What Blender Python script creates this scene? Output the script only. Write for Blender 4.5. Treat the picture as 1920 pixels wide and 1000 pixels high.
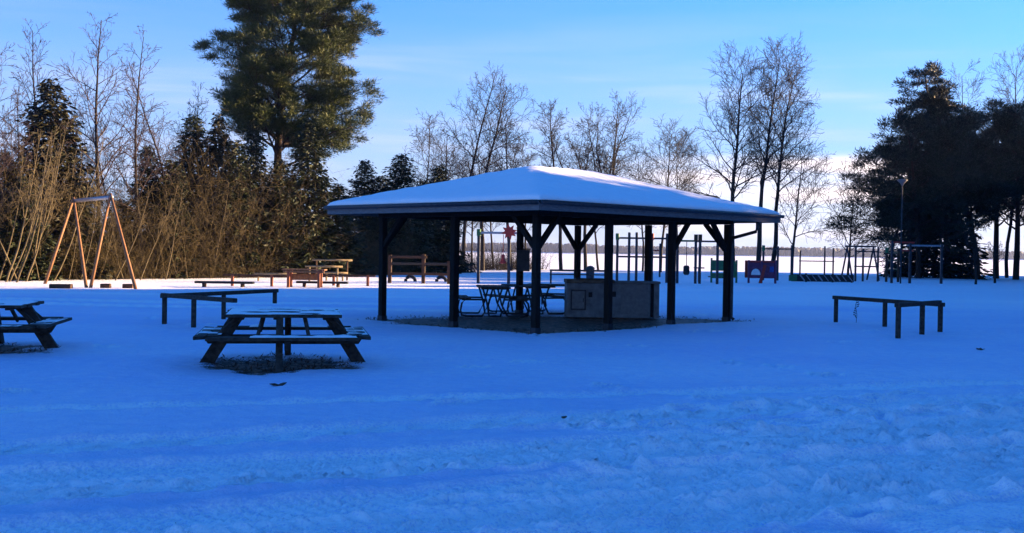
import bpy, math, random
import numpy as np

sc = bpy.context.scene
for o in list(bpy.data.objects):
    bpy.data.objects.remove(o)
COL = sc.collection

# ------------------------------------------------------------------ camera
F, HY, ROLL, EYE = 2090.0, 470.7, 0.0146, 1.6       # measured on the 1920 px wide photograph
cam = bpy.data.cameras.new("camera")
co = bpy.data.objects.new("camera", cam)
COL.objects.link(co)
cam.sensor_width = 36.0
cam.lens = 36.0 * F / 1920.0
cam.clip_start, cam.clip_end = 0.1, 9000.0
pitch = math.atan((500 - HY) / F)
co.location = (0, 0, EYE)
from mathutils import Matrix
co.rotation_euler = (Matrix.Rotation(math.pi / 2 - pitch, 3, 'X') @ Matrix.Rotation(ROLL, 3, 'Z')).to_euler()
sc.camera = co

# ------------------------------------------------------------------ light
SUN_AZ, SUN_EL = math.radians(70), math.radians(10)
SKY_K = 0.062
world = bpy.data.worlds.new("World")
sc.world = world
world.use_nodes = True
wn, wl = world.node_tree.nodes, world.node_tree.links
bg = wn['Background']
sky = wn.new('ShaderNodeTexSky')
sky.sky_type = 'NISHITA'
sky.sun_disc = False
sky.sun_elevation, sky.sun_rotation = SUN_EL, SUN_AZ
sky.dust_density, sky.ozone_density, sky.air_density = 0.1, 9.2, 1.0


def wmath(op, a, b=None, clamp=False):
    n = wn.new('ShaderNodeMath')
    n.operation = op
    n.use_clamp = clamp
    for i, v in enumerate((a, b)):
        if v is None:
            continue
        if isinstance(v, (int, float)):
            n.inputs[i].default_value = v
        else:
            wl.new(v, n.inputs[i])
    return n.outputs[0]


def wmap(v, a, b, c, d, smooth=True):
    n = wn.new('ShaderNodeMapRange')
    n.interpolation_type = 'SMOOTHSTEP' if smooth else 'LINEAR'
    wl.new(v, n.inputs[0])
    for i, k in enumerate((a, b, c, d)):
        n.inputs[i + 1].default_value = k
    return n.outputs[0]


def wmix(fac, a, b):
    n = wn.new('ShaderNodeMix')
    n.data_type = 'RGBA'
    wl.new(fac, n.inputs[0])
    for i, v in ((6, a), (7, b)):
        if isinstance(v, tuple):
            n.inputs[i].default_value = (*v, 1)
        else:
            wl.new(v, n.inputs[i])
    return n.outputs[2]


tc = wn.new('ShaderNodeTexCoord')
sep = wn.new('ShaderNodeSeparateXYZ')
wl.new(tc.outputs['Generated'], sep.inputs[0])
sx, sy, sz = sep.outputs
az = wmath('ARCTAN2', sx, sy)
comb = wn.new('ShaderNodeCombineXYZ')
wl.new(wmath('MULTIPLY', az, 2.2), comb.inputs[0])
wl.new(wmath('MULTIPLY', sz, 26.0), comb.inputs[1])
noi = wn.new('ShaderNodeTexNoise')
noi.inputs['Scale'].default_value = 1.6
noi.inputs['Detail'].default_value = 6
noi.inputs['Distortion'].default_value = 0.4
wl.new(comb.outputs[0], noi.inputs['Vector'])
nval = noi.outputs[0]
haze_f = wmath('MULTIPLY', wmap(sz, -0.02, 0.31, 0.94, 0.0), wmap(nval, 0.25, 0.75, 0.75, 1.0))
c1 = wmix(haze_f, sky.outputs[0], (1.66, 1.76, 2.45))
streak = wmath('MULTIPLY', wmap(nval, 0.48, 0.72, 0.0, 0.22), wmath('MULTIPLY', wmap(sz, 0.02, 0.06, 0.0, 1.0), wmap(sz, 0.10, 0.22, 1.0, 0.0)))
c2 = wmix(streak, c1, (3.0, 2.9, 3.6))
# low bank of bright cloud over the lake with a crisp upper edge, carrying on to the right
edge = wmath('ADD', sz, wmath('MULTIPLY', wmath('SUBTRACT', nval, 0.5), 0.012))
bank = wmath('MULTIPLY', wmap(edge, 0.078, 0.090, 1.0, 0.0), wmap(sz, 0.006, 0.035, 0.05, 1.0))
bank = wmath('MULTIPLY', bank, wmath('MULTIPLY', wmap(az, 0.06, 0.20, 0.0, 1.0), wmap(az, 1.4, 2.0, 1.0, 0.0)))
bank = wmath('MULTIPLY', bank, wmap(nval, 0.38, 0.58, 0.30, 1.0))
c3 = wmix(bank, c2, (3.9, 3.35, 3.45))
wl.new(c3, bg.inputs[0])
bg.inputs[1].default_value = SKY_K

sun = bpy.data.lights.new("sun", 'SUN')
so = bpy.data.objects.new("sun", sun)
COL.objects.link(so)
sun.energy, sun.angle, sun.color = 3.9, math.radians(0.5), (1.0, 0.70, 0.38)
from mathutils import Vector
sdir = Vector((math.sin(SUN_AZ) * math.cos(SUN_EL), math.cos(SUN_AZ) * math.cos(SUN_EL), math.sin(SUN_EL)))
so.rotation_euler = (-sdir).to_track_quat('-Z', 'Y').to_euler()

vs = sc.view_settings
vs.view_transform, vs.look, vs.gamma, vs.use_curve_mapping = 'Standard', 'None', 1.0, False
vs.exposure = 2.78
sc.render.engine = 'CYCLES'
sc.cycles.max_bounces = 6
sc.cycles.use_denoising = True


# ------------------------------------------------------------------ helpers
def hz(px):
    return HY + (px - 960) * ROLL


def ground(px, py):
    """ground point seen at a pixel of the photograph"""
    x, y = px - 960, py - HY
    c, s = math.cos(ROLL), math.sin(ROLL)
    u, v = x * c + y * s, -x * s + y * c
    d = EYE * F / v
    return u / F * d, d


def at(px, d):
    return (px - 960) / F * d


def up(px, py, d):
    return EYE + (hz(px) - py) / F * d


def ident(o, label=None, cat=None, group=None, kind=None):
    if label: o['label'] = label
    if cat: o['category'] = cat
    if group: o['group'] = group
    if kind: o['kind'] = kind
    return o


def thing(name, label, cat, loc=(0, 0, 0), rz=0.0, group=None):
    o = bpy.data.objects.new(name, None)
    COL.objects.link(o)
    o.empty_display_size = 0.2
    o.location = loc
    o.rotation_euler = (0, 0, rz)
    return ident(o, label, cat, group)


def from_arrays(name, V, Fc, mat, parent=None, smooth=False):
    """V (n,3); Fc list of face index arrays (each (m,k))"""
    V = np.asarray(V, dtype=np.float32)
    me = bpy.data.meshes.new(name)
    if not isinstance(Fc, (list, tuple)):
        Fc = [Fc]
    Fc = [np.asarray(f, dtype=np.int32) for f in Fc if len(f)]
    me.vertices.add(len(V))
    me.vertices.foreach_set('co', V.ravel())
    loops = np.concatenate([f.ravel() for f in Fc])
    sizes = np.concatenate([np.full(len(f), f.shape[1], dtype=np.int32) for f in Fc])
    me.loops.add(len(loops))
    me.loops.foreach_set('vertex_index', loops)
    me.polygons.add(len(sizes))
    starts = np.concatenate([[0], np.cumsum(sizes)[:-1]]).astype(np.int32)
    me.polygons.foreach_set('loop_start', starts)
    me.polygons.foreach_set('loop_total', sizes)
    if smooth:
        me.polygons.foreach_set('use_smooth', np.ones(len(sizes), dtype=bool))
    me.update(calc_edges=True)
    me.validate()
    if mat: me.materials.append(mat)
    o = bpy.data.objects.new(name, me)
    COL.objects.link(o)
    if parent: o.parent = parent
    return o


class MB:
    """collects simple solids, links them as ONE mesh object"""
    def __init__(self):
        self.v, self.f, self.n = [], [], 0

    def add(self, vs_, fs_):
        self.v += [tuple(p) for p in vs_]
        self.f += [tuple(i + self.n for i in f) for f in fs_]
        self.n += len(vs_)
        return self

    def beam(self, p0, p1, w, h, upv=(0, 0, 1), bev=0.0):
        p0, p1 = Vector(p0), Vector(p1)
        d = (p1 - p0).normalized()
        upv = Vector(upv)
        if abs(d.dot(upv)) > 0.98: upv = Vector((0, 1, 0))
        s = d.cross(upv).normalized()
        t = s.cross(d).normalized()
        c = min(w, h) * (bev or 0.12)
        prof = [(-w/2+c, -h/2), (w/2-c, -h/2), (w/2, -h/2+c), (w/2, h/2-c), (w/2-c, h/2), (-w/2+c, h/2), (-w/2, h/2-c), (-w/2, -h/2+c)]
        V = [p + s * a + t * b for p in (p0, p1) for a, b in prof]
        Fc = [(i, (i+1) % 8, 8+(i+1) % 8, 8+i) for i in range(8)] + [tuple(range(7, -1, -1)), tuple(range(8, 16))]
        return self.add(V, Fc)

    def box(self, cx, cy, cz, sx_, sy_, sz_):
        return self.beam((cx - sx_/2, cy, cz), (cx + sx_/2, cy, cz), sy_, sz_, bev=0.06)

    def tube(self, pts, r, n=8, caps=True, r1=None):
        pts = [Vector(p) for p in pts]
        V, Fc = [], []
        N = len(pts)
        for i, p in enumerate(pts):
            d = (pts[min(i+1, N-1)] - pts[max(i-1, 0)]).normalized()
            a = Vector((0, 0, 1)) if abs(d.z) < 0.9 else Vector((1, 0, 0))
            s = d.cross(a).normalized()
            t = s.cross(d)
            rr = r if r1 is None else r + (r1 - r) * i / (N - 1)
            V += [p + s * rr * math.cos(2*math.pi*k/n) + t * rr * math.sin(2*math.pi*k/n) for k in range(n)]
        for i in range(N - 1):
            for k in range(n):
                Fc.append((i*n+k, i*n+(k+1) % n, (i+1)*n+(k+1) % n, (i+1)*n+k))
        if caps:
            Fc.append(tuple(range(n-1, -1, -1)))
            Fc.append(tuple((N-1)*n+k for k in range(n)))
        return self.add(V, Fc)

    def prism(self, poly, a, b):
        """poly: list of 3-D points (planar), extruded from +a to +b (vectors)"""
        n = len(poly)
        a, b = Vector(a), Vector(b)
        V = [Vector(p) + a for p in poly] + [Vector(p) + b for p in poly]
        Fc = [(i, (i+1) % n, n+(i+1) % n, n+i) for i in range(n)] + [tuple(range(n-1, -1, -1)), tuple(range(n, 2*n))]
        return self.add(V, Fc)

    def lathe(self, c, prof, n=16):
        V, Fc = [], []
        for r, z in prof:
            V += [(c[0] + r*math.cos(2*math.pi*k/n), c[1] + r*math.sin(2*math.pi*k/n), c[2] + z) for k in range(n)]
        for i in range(len(prof) - 1):
            for k in range(n):
                Fc.append((i*n+k, i*n+(k+1) % n, (i+1)*n+(k+1) % n, (i+1)*n+k))
        Fc += [tuple(range(n-1, -1, -1)), tuple((len(prof)-1)*n+k for k in range(n))]
        return self.add(V, Fc)

    def build(self, name, mat, parent=None, smooth=False):
        me = bpy.data.meshes.new(name)
        me.from_pydata([tuple(p) for p in self.v], [], self.f)
        if smooth:
            for p in me.polygons: p.use_smooth = True
        me.materials.append(mat)
        me.update()
        o = bpy.data.objects.new(name, me)
        COL.objects.link(o)
        if parent: o.parent = parent
        return o


def copy_tree(o, parent=None):
    c = o.copy()
    COL.objects.link(c)
    c.parent = parent
    for ch in o.children:
        copy_tree(ch, c)
    return c


def lattice(ix, iy, seed):
    h = (ix.astype(np.int64) * 374761393 + iy.astype(np.int64) * 668265263 + seed * 1442695041) & 0xffffffff
    h = ((h ^ (h >> 13)) * 1274126177) & 0xffffffff
    return ((h ^ (h >> 16)) & 0xffff) / 65535.0


def vnoise(x, y, seed=0):
    ix, iy = np.floor(x), np.floor(y)
    fx, fy = x - ix, y - iy
    fx, fy = fx*fx*(3-2*fx), fy*fy*(3-2*fy)
    a, b = lattice(ix, iy, seed), lattice(ix+1, iy, seed)
    c, d = lattice(ix, iy+1, seed), lattice(ix+1, iy+1, seed)
    return (a*(1-fx)+b*fx)*(1-fy) + (c*(1-fx)+d*fx)*fy


def fbm(x, y, seed=0, oct=4, gain=0.5):
    s, a, t = 0, 1.0, 0
    for k in range(oct):
        s = s + a * vnoise(x * 2**k + 17.3*k, y * 2**k - 9.1*k, seed + k)
        t += a
        a *= gain
    return s / t - 0.5


# ------------------------------------------------------------------ materials
class Nodes:
    def __init__(self, name):
        self.m = bpy.data.materials.new(name)
        self.m.use_nodes = True
        self.nt = self.m.node_tree
        self.b = self.nt.nodes['Principled BSDF']

    def new(self, t): return self.nt.nodes.new(t)
    def link(self, a, b): self.nt.links.new(a, b)

    def noise(self, scale, detail=4, vec=None, rough=0.55):
        n = self.new('ShaderNodeTexNoise')
        n.inputs['Scale'].default_value = scale
        n.inputs['Detail'].default_value = detail
        n.inputs['Roughness'].default_value = rough
        if vec is not None: self.link(vec, n.inputs['Vector'])
        return n.outputs[0]

    def ramp(self, fac, stops):
        r = self.new('ShaderNodeValToRGB')
        e = r.color_ramp.elements
        while len(e) < len(stops): e.new(0.5)
        for el, (p, c) in zip(e, stops):
            el.position = p
            el.color = (*c, 1) if len(c) == 3 else c
        self.link(fac, r.inputs[0])
        return r.outputs[0]

    def mix(self, fac, a, b, blend='MIX'):
        n = self.new('ShaderNodeMix')
        n.data_type = 'RGBA'
        n.blend_type = blend
        for i, v in ((0, fac), (6, a), (7, b)):
            if isinstance(v, tuple): n.inputs[i].default_value = (*v, 1)
            elif isinstance(v, (int, float)): n.inputs[i].default_value = v
            else: self.link(v, n.inputs[i])
        return n.outputs[2]

    def maprange(self, v, a, b, c=0.0, d=1.0):
        n = self.new('ShaderNodeMapRange')
        self.link(v, n.inputs[0])
        for i, k in enumerate((a, b, c, d)): n.inputs[i+1].default_value = k
        return n.outputs[0]

    def math(self, op, a, b):
        n = self.new('ShaderNodeMath')
        n.operation = op
        for i, v in enumerate((a, b)):
            if isinstance(v, (int, float)): n.inputs[i].default_value = v
            else: self.link(v, n.inputs[i])
        return n.outputs[0]

    def bump(self, h, dist, strength=1.0):
        n = self.new('ShaderNodeBump')
        n.inputs['Strength'].default_value = strength
        n.inputs['Distance'].default_value = dist
        self.link(h, n.inputs['Height'])
        self.link(n.outputs[0], self.b.inputs['Normal'])

    def coord(self, scale=(1, 1, 1)):
        t = self.new('ShaderNodeTexCoord')
        m = self.new('ShaderNodeMapping')
        m.inputs['Scale'].default_value = scale
        self.link(t.outputs['Object'], m.inputs['Vector'])
        return m.outputs[0]

    def geo(self):
        return self.new('ShaderNodeNewGeometry').outputs['Position']


def simple(name, dark, light, scale=6, rough=0.75, bump=0.0, stretch=(1, 1, 1), metal=0.0, spec=0.3):
    k = Nodes(name)
    v = k.coord(stretch)
    n = k.noise(scale, 5, v)
    c = k.ramp(n, [(0.3, dark), (0.7, light)])
    k.link(c, k.b.inputs['Base Color'])
    k.b.inputs['Roughness'].default_value = rough
    k.b.inputs['Metallic'].default_value = metal
    k.b.inputs['Specular IOR Level'].default_value = spec
    if bump: k.bump(n, bump)
    return k.m


M = {}
M['post'] = simple('dark_stained_wood', (0.009, 0.0075, 0.007), (0.024, 0.019, 0.016), 9, 0.85, 0.004, (6, 6, 0.6), spec=0.1)
M['roofing'] = simple('dark_roofing_felt', (0.02, 0.02, 0.022), (0.045, 0.045, 0.05), 30, 0.9, 0.003)
M['fascia'] = simple('grey_painted_board', (0.11, 0.10, 0.10), (0.19, 0.17, 0.165), 8, 0.7, 0.002, (1, 1, 5))
M['old_wood'] = simple('weathered_wood', (0.014, 0.011, 0.009), (0.07, 0.055, 0.043), 7, 0.85, 0.004, (2.5, 2.5, 2.5))
M['orange_wood'] = simple('orange_brown_wood', (0.15, 0.068, 0.030), (0.27, 0.13, 0.06), 5, 0.7, 0.003, (3, 3, 0.8))
M['red_wood'] = simple('red_stained_wood', (0.16, 0.045, 0.022), (0.27, 0.085, 0.04), 7, 0.7, 0.003)
M['pale_wood'] = simple('pale_peeled_timber', (0.17, 0.12, 0.06), (0.30, 0.22, 0.12), 6, 0.8, 0.003)
M['brown_wood'] = simple('brown_wood', (0.035, 0.017, 0.010), (0.09, 0.042, 0.022), 7, 0.8, 0.003)
M['steel'] = simple('galvanised_steel', (0.22, 0.23, 0.25), (0.36, 0.37, 0.40), 14, 0.45, 0.0, metal=0.6)
M['dark_steel'] = simple('dark_painted_steel', (0.015, 0.017, 0.022), (0.04, 0.042, 0.05), 14, 0.5)
M['rubber'] = simple('black_rubber', (0.012, 0.012, 0.013), (0.03, 0.03, 0.032), 20, 0.8)
M['concrete'] = simple('grey_concrete', (0.10, 0.104, 0.112), (0.21, 0.215, 0.225), 5, 0.9, 0.004)
M['concrete_top'] = simple('rusty_worn_slab', (0.05, 0.033, 0.025), (0.20, 0.155, 0.12), 8, 0.9, 0.006)
M['hatch'] = simple('grey_steel_hatch', (0.11, 0.11, 0.115), (0.17, 0.17, 0.175), 12, 0.5)
M['green'] = simple('green_paint', (0.02, 0.10, 0.04), (0.04, 0.17, 0.07), 10, 0.5)
M['red'] = simple('red_paint', (0.30, 0.025, 0.02), (0.46, 0.05, 0.035), 10, 0.5)
M['purple'] = simple('dull_purple_paint', (0.10, 0.02, 0.06), (0.18, 0.045, 0.10), 10, 0.5)
M['blue'] = simple('blue_paint', (0.02, 0.05, 0.20), (0.04, 0.09, 0.30), 10, 0.5)
M['white'] = simple('white_paint', (0.6, 0.6, 0.6), (0.78, 0.78, 0.77), 10, 0.5)
M['leaf'] = simple('dead_leaf', (0.035, 0.02, 0.012), (0.09, 0.05, 0.03), 20, 0.8)
M['bark'] = simple('dark_bark', (0.014, 0.011, 0.010), (0.04, 0.031, 0.026), 5, 0.9, 0.012, (3, 3, 0.7))
M['twig'] = simple('dark_twigs', (0.014, 0.011, 0.011), (0.03, 0.023, 0.021), 3, 0.85)
M['twig_blue'] = simple('reddish_birch_twigs', (0.03, 0.019, 0.022), (0.055, 0.034, 0.037), 3, 0.85)
M['sapling'] = simple('pale_sapling_bark', (0.045, 0.034, 0.018), (0.15, 0.112, 0.058), 3, 0.85)
M['brush'] = simple('brown_brushwood', (0.014, 0.011, 0.005), (0.15, 0.108, 0.045), 2.3, 0.9)
M['pine_bark'] = simple('orange_pine_bark', (0.016, 0.011, 0.009), (0.05, 0.026, 0.016), 5, 0.9, 0.012, (3, 3, 0.7))


def needles(name, dark, light, scale=0.9):
    k = Nodes(name)
    n = k.noise(scale, 3, k.coord())
    c = k.ramp(n, [(0.35, dark), (0.65, light)])
    k.link(c, k.b.inputs['Base Color'])
    k.b.inputs['Roughness'].default_value = 0.6
    k.b.inputs['Specular IOR Level'].default_value = 0.2
    return k.m


M['pine_needles'] = needles('pine_needles', (0.024, 0.040, 0.010), (0.074, 0.084, 0.019))
M['spruce_needles'] = needles('spruce_needles', (0.009, 0.017, 0.007), (0.028, 0.036, 0.012), 1.3)
M['brown_needles'] = needles('brownish_needles', (0.012, 0.014, 0.006), (0.038, 0.033, 0.012), 1.2)


def snow_mat(name, attr=False):
    k = Nodes(name)
    pos = k.geo()
    fine = k.noise(42, 5, pos, 0.65)
    mid = k.noise(5.5, 4, pos)
    big = k.noise(0.35, 3, pos)
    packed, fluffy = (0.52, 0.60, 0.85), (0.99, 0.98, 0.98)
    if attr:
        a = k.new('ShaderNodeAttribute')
        a.attribute_name = 'loose_or_lit'
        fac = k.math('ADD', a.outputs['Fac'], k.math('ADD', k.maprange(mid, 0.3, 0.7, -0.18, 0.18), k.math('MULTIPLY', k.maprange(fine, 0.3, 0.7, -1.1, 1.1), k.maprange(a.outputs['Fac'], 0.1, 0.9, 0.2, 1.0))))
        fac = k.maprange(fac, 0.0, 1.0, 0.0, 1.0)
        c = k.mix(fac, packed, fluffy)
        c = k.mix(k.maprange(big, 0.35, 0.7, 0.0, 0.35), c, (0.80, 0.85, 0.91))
        e = k.new('ShaderNodeAttribute')
        e.attribute_name = 'bare'
        ef = k.math('ADD', e.outputs['Fac'], k.math('ADD', k.maprange(k.noise(3.0, 6, pos, 0.7), 0.3, 0.7, -0.28, 0.28), k.maprange(fine, 0.3, 0.7, -0.28, 0.28)))
        ef = k.maprange(ef, 0.46, 0.54)
        earth = k.ramp(k.noise(9, 6, pos, 0.7), [(0.38, (0.010, 0.008, 0.007)), (0.54, (0.16, 0.10, 0.075)), (0.70, (0.50, 0.32, 0.24))])
        c = k.mix(ef, c, earth)
    else:
        c = k.mix(k.maprange(mid, 0.3, 0.7), (0.86, 0.87, 0.89), (0.91, 0.91, 0.915))
    k.link(c, k.b.inputs['Base Color'])
    k.b.inputs['Roughness'].default_value = 0.62
    k.b.inputs['Specular IOR Level'].default_value = 0.35
    h = k.math('ADD', k.math('MULTIPLY', fine, 0.35), k.math('MULTIPLY', mid, 1.0))
    k.bump(h, 0.04 if attr else 0.012, 1.0 if attr else 0.8)
    return k.m


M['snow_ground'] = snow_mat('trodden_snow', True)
M['snow'] = snow_mat('fresh_snow')


# ------------------------------------------------------------------ pavilion frame of reference
TH = 0.771
PU = Vector((-math.cos(TH), math.sin(TH), 0))
PV = Vector((math.sin(TH), math.cos(TH), 0))
P0 = Vector((0.4748, 21.815, 0))
PA, PB, OVER = 2.3593, 2.2303, 0.8975


def pav(a, b, z=0.0):
    return P0 + PU * a + PV * b + Vector((0, 0, z))


TABLE1 = Vector((-3.14, 15.4, 0))
TABLE2 = Vector((-7.93, 16.6, 0))

# ------------------------------------------------------------------ ground: one sheet, finest near the camera
def ground_relief(X, Y):
    """height, loose-snow mask with painted sunlit whitening, and bare-earth mask"""
    near = np.clip(1.25 - Y / 26.0, 0.12, 1.0)
    h = 0.10 * fbm(X * 0.12, Y * 0.12, 5, 3)
    h += 0.075 * near * fbm(X * 0.9, Y * 1.5, 11, 5) + 0.03 * near * fbm(X * 3.1, Y * 4.5, 12, 4)
    loose_or_lit = 0.16 + 0.6 * fbm(X * 0.22, Y * 0.6, 31, 4)
    # wheel tracks crossing the foreground
    rng = np.random.default_rng(4)
    tracks = [(10.25, 0.40, 0.004, 0.26), (8.62, 0.37, 0.012, 0.30), (8.15, 0.39, 0.010, 0.20), (7.15, 0.46, 0.004, 0.30),
              (6.62, 0.50, 0.006, 0.22), (12.1, 0.33, 0.0, 0.20), (6.0, 0.55, 0.01, 0.25)]
    for i, (c, s, q, w) in enumerate(tracks):
        wig = 0.25 * fbm(X * 0.35, X * 0 + i, 60 + i, 2)
        dist = (Y - (c + s * X + q * X * X + wig)) / math.sqrt(1 + s * s)
        w = w * 1.35
        m = np.exp(-(dist / w) ** 8)
        wear = np.clip(0.9 + 1.3 * fbm(X * 0.8 + 3 * i, Y * 0.5, 80 + i, 3), 0.35, 1.2)
        sline = X + dist * (0.9 if i % 2 else -0.9)
        rib = np.sin(sline * 2 * math.pi / 0.105 + 2.5 * fbm(X * 3, Y * 3, 90, 2))
        rib2 = np.sin((X - np.abs(dist) * 1.2) * 2 * math.pi / 0.16)
        h += m * (-0.03 + 0.024 * near * wear * (0.6 * rib + 0.4 * rib2) * (1.0 + 1.2 * fbm(X * 4, Y * 4, 7, 2)))
        h += 0.040 * near * np.exp(-((np.abs(dist) - w * 1.12) / 0.07) ** 2) * (0.8 + 2.0 * np.clip(fbm(X * 5, Y * 5, 44, 3), 0, 1))
        loose_or_lit += 1.0 * m * wear
    # older tracks across the middle, left; colour whitened to suggest a lit patch
    for i, (c, s, w) in enumerate([(32.5, 0.02, 0.7), (37.5, 0.05, 0.6), (29.0, -0.1, 0.5)]):
        dist = Y - (c + s * X)
        m = np.exp(-(dist / w) ** 2) * np.clip((6 - X) / 12, 0, 1)
        h += 0.035 * m * np.sin((X + 0.7 * dist) * 2 * math.pi / 0.5)
        loose_or_lit += 1.1 * m
    # churned snow and footprints, foreground right
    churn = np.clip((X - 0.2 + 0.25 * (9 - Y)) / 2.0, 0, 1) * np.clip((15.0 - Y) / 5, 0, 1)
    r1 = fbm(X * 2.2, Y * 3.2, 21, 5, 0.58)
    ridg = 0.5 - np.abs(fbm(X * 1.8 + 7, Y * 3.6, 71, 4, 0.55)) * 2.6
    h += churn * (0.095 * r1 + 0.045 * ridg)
    loose_or_lit += churn * (0.38 + 1.7 * r1 + 0.5 * ridg)
    prints = []
    for k in range(26):                                    # lines of steps
        px, py, a = rng.uniform(-0.6, 5.0), rng.uniform(6, 12.5), rng.uniform(-0.3, 0.7)
        for j in range(rng.integers(3, 9)):
            prints.append((px + rng.normal(0, .05), py + rng.normal(0, .05), a + rng.normal(0, .15)))
            px += math.cos(a) * 0.62
            py += math.sin(a) * 0.62
    for k in range(40):
        prints.append((rng.uniform(-8, 8), rng.uniform(9, 30), rng.uniform(0, 3)))
    for px, py, a in prints:
        sel = (np.abs(X - px) < 0.6) & (np.abs(Y - py) < 0.6)
        if not sel.any(): continue
        x, y = X[sel] - px, Y[sel] - py
        u, v = x * math.cos(a) + y * math.sin(a), -x * math.sin(a) + y * math.cos(a)
        e = np.sqrt((u / 0.17) ** 2 + (v / 0.085) ** 2)
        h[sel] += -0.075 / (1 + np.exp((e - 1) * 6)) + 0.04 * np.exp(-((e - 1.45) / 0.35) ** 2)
        loose_or_lit[sel] += 0.7 * np.exp(-((e - 1.4) / 0.35) ** 2) - 1.0 / (1 + np.exp((e - 0.95) * 8))
    # bare patches: under the pavilion roof, under the tables
    qx, qy = X - P0.x, Y - P0.y
    a = qx * PU.x + qy * PU.y
    b = qx * PV.x + qy * PV.y
    inset = np.minimum(np.minimum(a + 0.15, 2 * PA + 0.15 - a), np.minimum(b + 0.15, 3 * PB + 0.1 - b))
    jag = 1.3 * fbm(X * 0.8, Y * 0.8, 51, 5)
    bare = np.clip(0.5 + (inset + jag) * 0.9, 0, 1)
    drift = np.clip((Y - 27.2 + 0.6 * fbm(X, Y, 9, 2)) / 0.8, 0, 1) * np.clip((2.2 - X) / 0.8, 0, 1)
    bare = bare * (1 - 0.75 * drift)
    for c, rx, ry, g in ((TABLE1, 0.92, 0.85, 1.0), (TABLE2, 1.0, 0.8, 0.95)):
        e = np.sqrt(((X - c.x - 0.05) / rx) ** 2 + ((Y - c.y + 0.1) / ry) ** 2)
        bare = np.maximum(bare, np.clip(0.5 + (1 - e) * 0.9 + 1.5 * fbm(X * 1.8, Y * 2.6, 57, 5), 0, 1) * g)
        h += 0.02 * np.exp(-((e - 1.1) / 0.2) ** 2)
    h -= 0.03 * np.clip((bare - 0.45) * 4, 0, 1)
    loose_or_lit = loose_or_lit + 0.75 * np.clip((Y - 33) / 7.0, 0, 1)     # snow colour whitened so the far sunlit strip reads white
    # shore: ground falls to the lake
    shore = 103 + 6 * fbm(X * 0.03, Y * 0, 3, 3)
    drop = np.clip((Y - shore) / 8.0, 0, 1)
    h = h - 1.6 * drop * drop * (3 - 2 * drop)
    return h, np.clip(loose_or_lit, 0, 1.2), bare


tt = np.concatenate([-np.geomspace(9, 0.54, 26)[:-1], np.linspace(-0.54, 0.54, 470), np.geomspace(0.54, 9, 26)[1:]])
yy = np.concatenate([np.linspace(-40, 4.3, 14)[:-1], 1.0 / np.linspace(1/4.3, 1/112.0, 500)])
Yg, Tg = np.meshgrid(yy, tt, indexing='ij')
Xg = Tg * (np.maximum(Yg, 0) + 5.0)
Hh, Lo, Ba = ground_relief(Xg.ravel(), Yg.ravel())
nr, nc = Yg.shape
idx = np.arange(nr * nc).reshape(nr, nc)
quads = np.stack([idx[:-1, :-1], idx[:-1, 1:], idx[1:, 1:], idx[1:, :-1]], -1).reshape(-1, 4)
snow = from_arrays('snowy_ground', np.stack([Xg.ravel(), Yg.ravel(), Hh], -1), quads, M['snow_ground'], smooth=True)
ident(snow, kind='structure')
for nm, arr in (('loose_or_lit', Lo), ('bare', Ba)):
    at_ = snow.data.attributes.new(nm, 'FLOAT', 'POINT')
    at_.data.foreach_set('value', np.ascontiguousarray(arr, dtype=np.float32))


def gz(x, y):
    h, _, _ = ground_relief(np.array([float(x)]), np.array([float(y)]))
    return float(h[0])


# frozen lake
V, Fq = [], []
xs = np.linspace(-2600, 2600, 60)
ys = np.concatenate([np.linspace(98, 200, 12), np.linspace(240, 1500, 24)])
YL, XL = np.meshgrid(ys, xs, indexing='ij')
idl = np.arange(YL.size).reshape(YL.shape)
lake = from_arrays('frozen_lake', np.stack([XL.ravel(), YL.ravel(), np.full(YL.size, -1.0)], -1),
                   np.stack([idl[:-1, :-1], idl[:-1, 1:], idl[1:, 1:], idl[1:, :-1]], -1).reshape(-1, 4), M['snow'], smooth=True)
ident(lake, kind='structure')
# land beyond the lake, out to the horizon
ys = np.array([1495, 1520, 1600, 1750, 1950, 2100.0])
zs = np.array([-1.05, 0.4, 2, 3, 3, 3.0])
xs = np.linspace(-2600, 2600, 40)
YL, XL = np.meshgrid(ys, xs, indexing='ij')
ZL = np.repeat(zs[:, None], 40, 1)
idl = np.arange(YL.size).reshape(YL.shape)
far = from_arrays('far_land', np.stack([XL.ravel(), YL.ravel(), ZL.ravel()], -1),
                  np.stack([idl[:-1, :-1], idl[:-1, 1:], idl[1:, 1:], idl[1:, :-1]], -1).reshape(-1, 4), M['snow'], smooth=True)
ident(far, kind='structure')
# forest on the far shore: thousands of small crowns, reads as one mass
rng = np.random.default_rng(8)
n = 4200
fx = rng.uniform(-900, 1300, n)
fy = 1515 + rng.uniform(0, 1, n) ** 1.5 * 110
fh = (8.5 + 3.5 * rng.random(n)) * (0.8 + 0.5 * (fbm(fx * 0.006, fx * 0, 77, 3) + 0.35)) + 1.0
fr = fh * rng.uniform(0.22, 0.5, n)
ang = np.arange(6) * math.pi / 3
rings = []
for fz, k in ((0.0, 0.85), (0.35, 1.0), (0.75, 0.75), (1.0, 0.22)):
    jit = 1 + rng.normal(0, 0.16, (n, 6))
    rings.append(np.stack([fx[:, None] + (fr * k)[:, None] * np.cos(ang) * jit, fy[:, None] + (fr * k)[:, None] * np.sin(ang) * jit,
                           np.repeat((fz * fh)[:, None], 6, 1)], -1))
Vf = np.stack(rings, 1).reshape(-1, 3)
base = (np.arange(n) * 24)[:, None, None, None]
rr, kk = np.meshgrid(np.arange(3), np.arange(6), indexing='ij')
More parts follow.
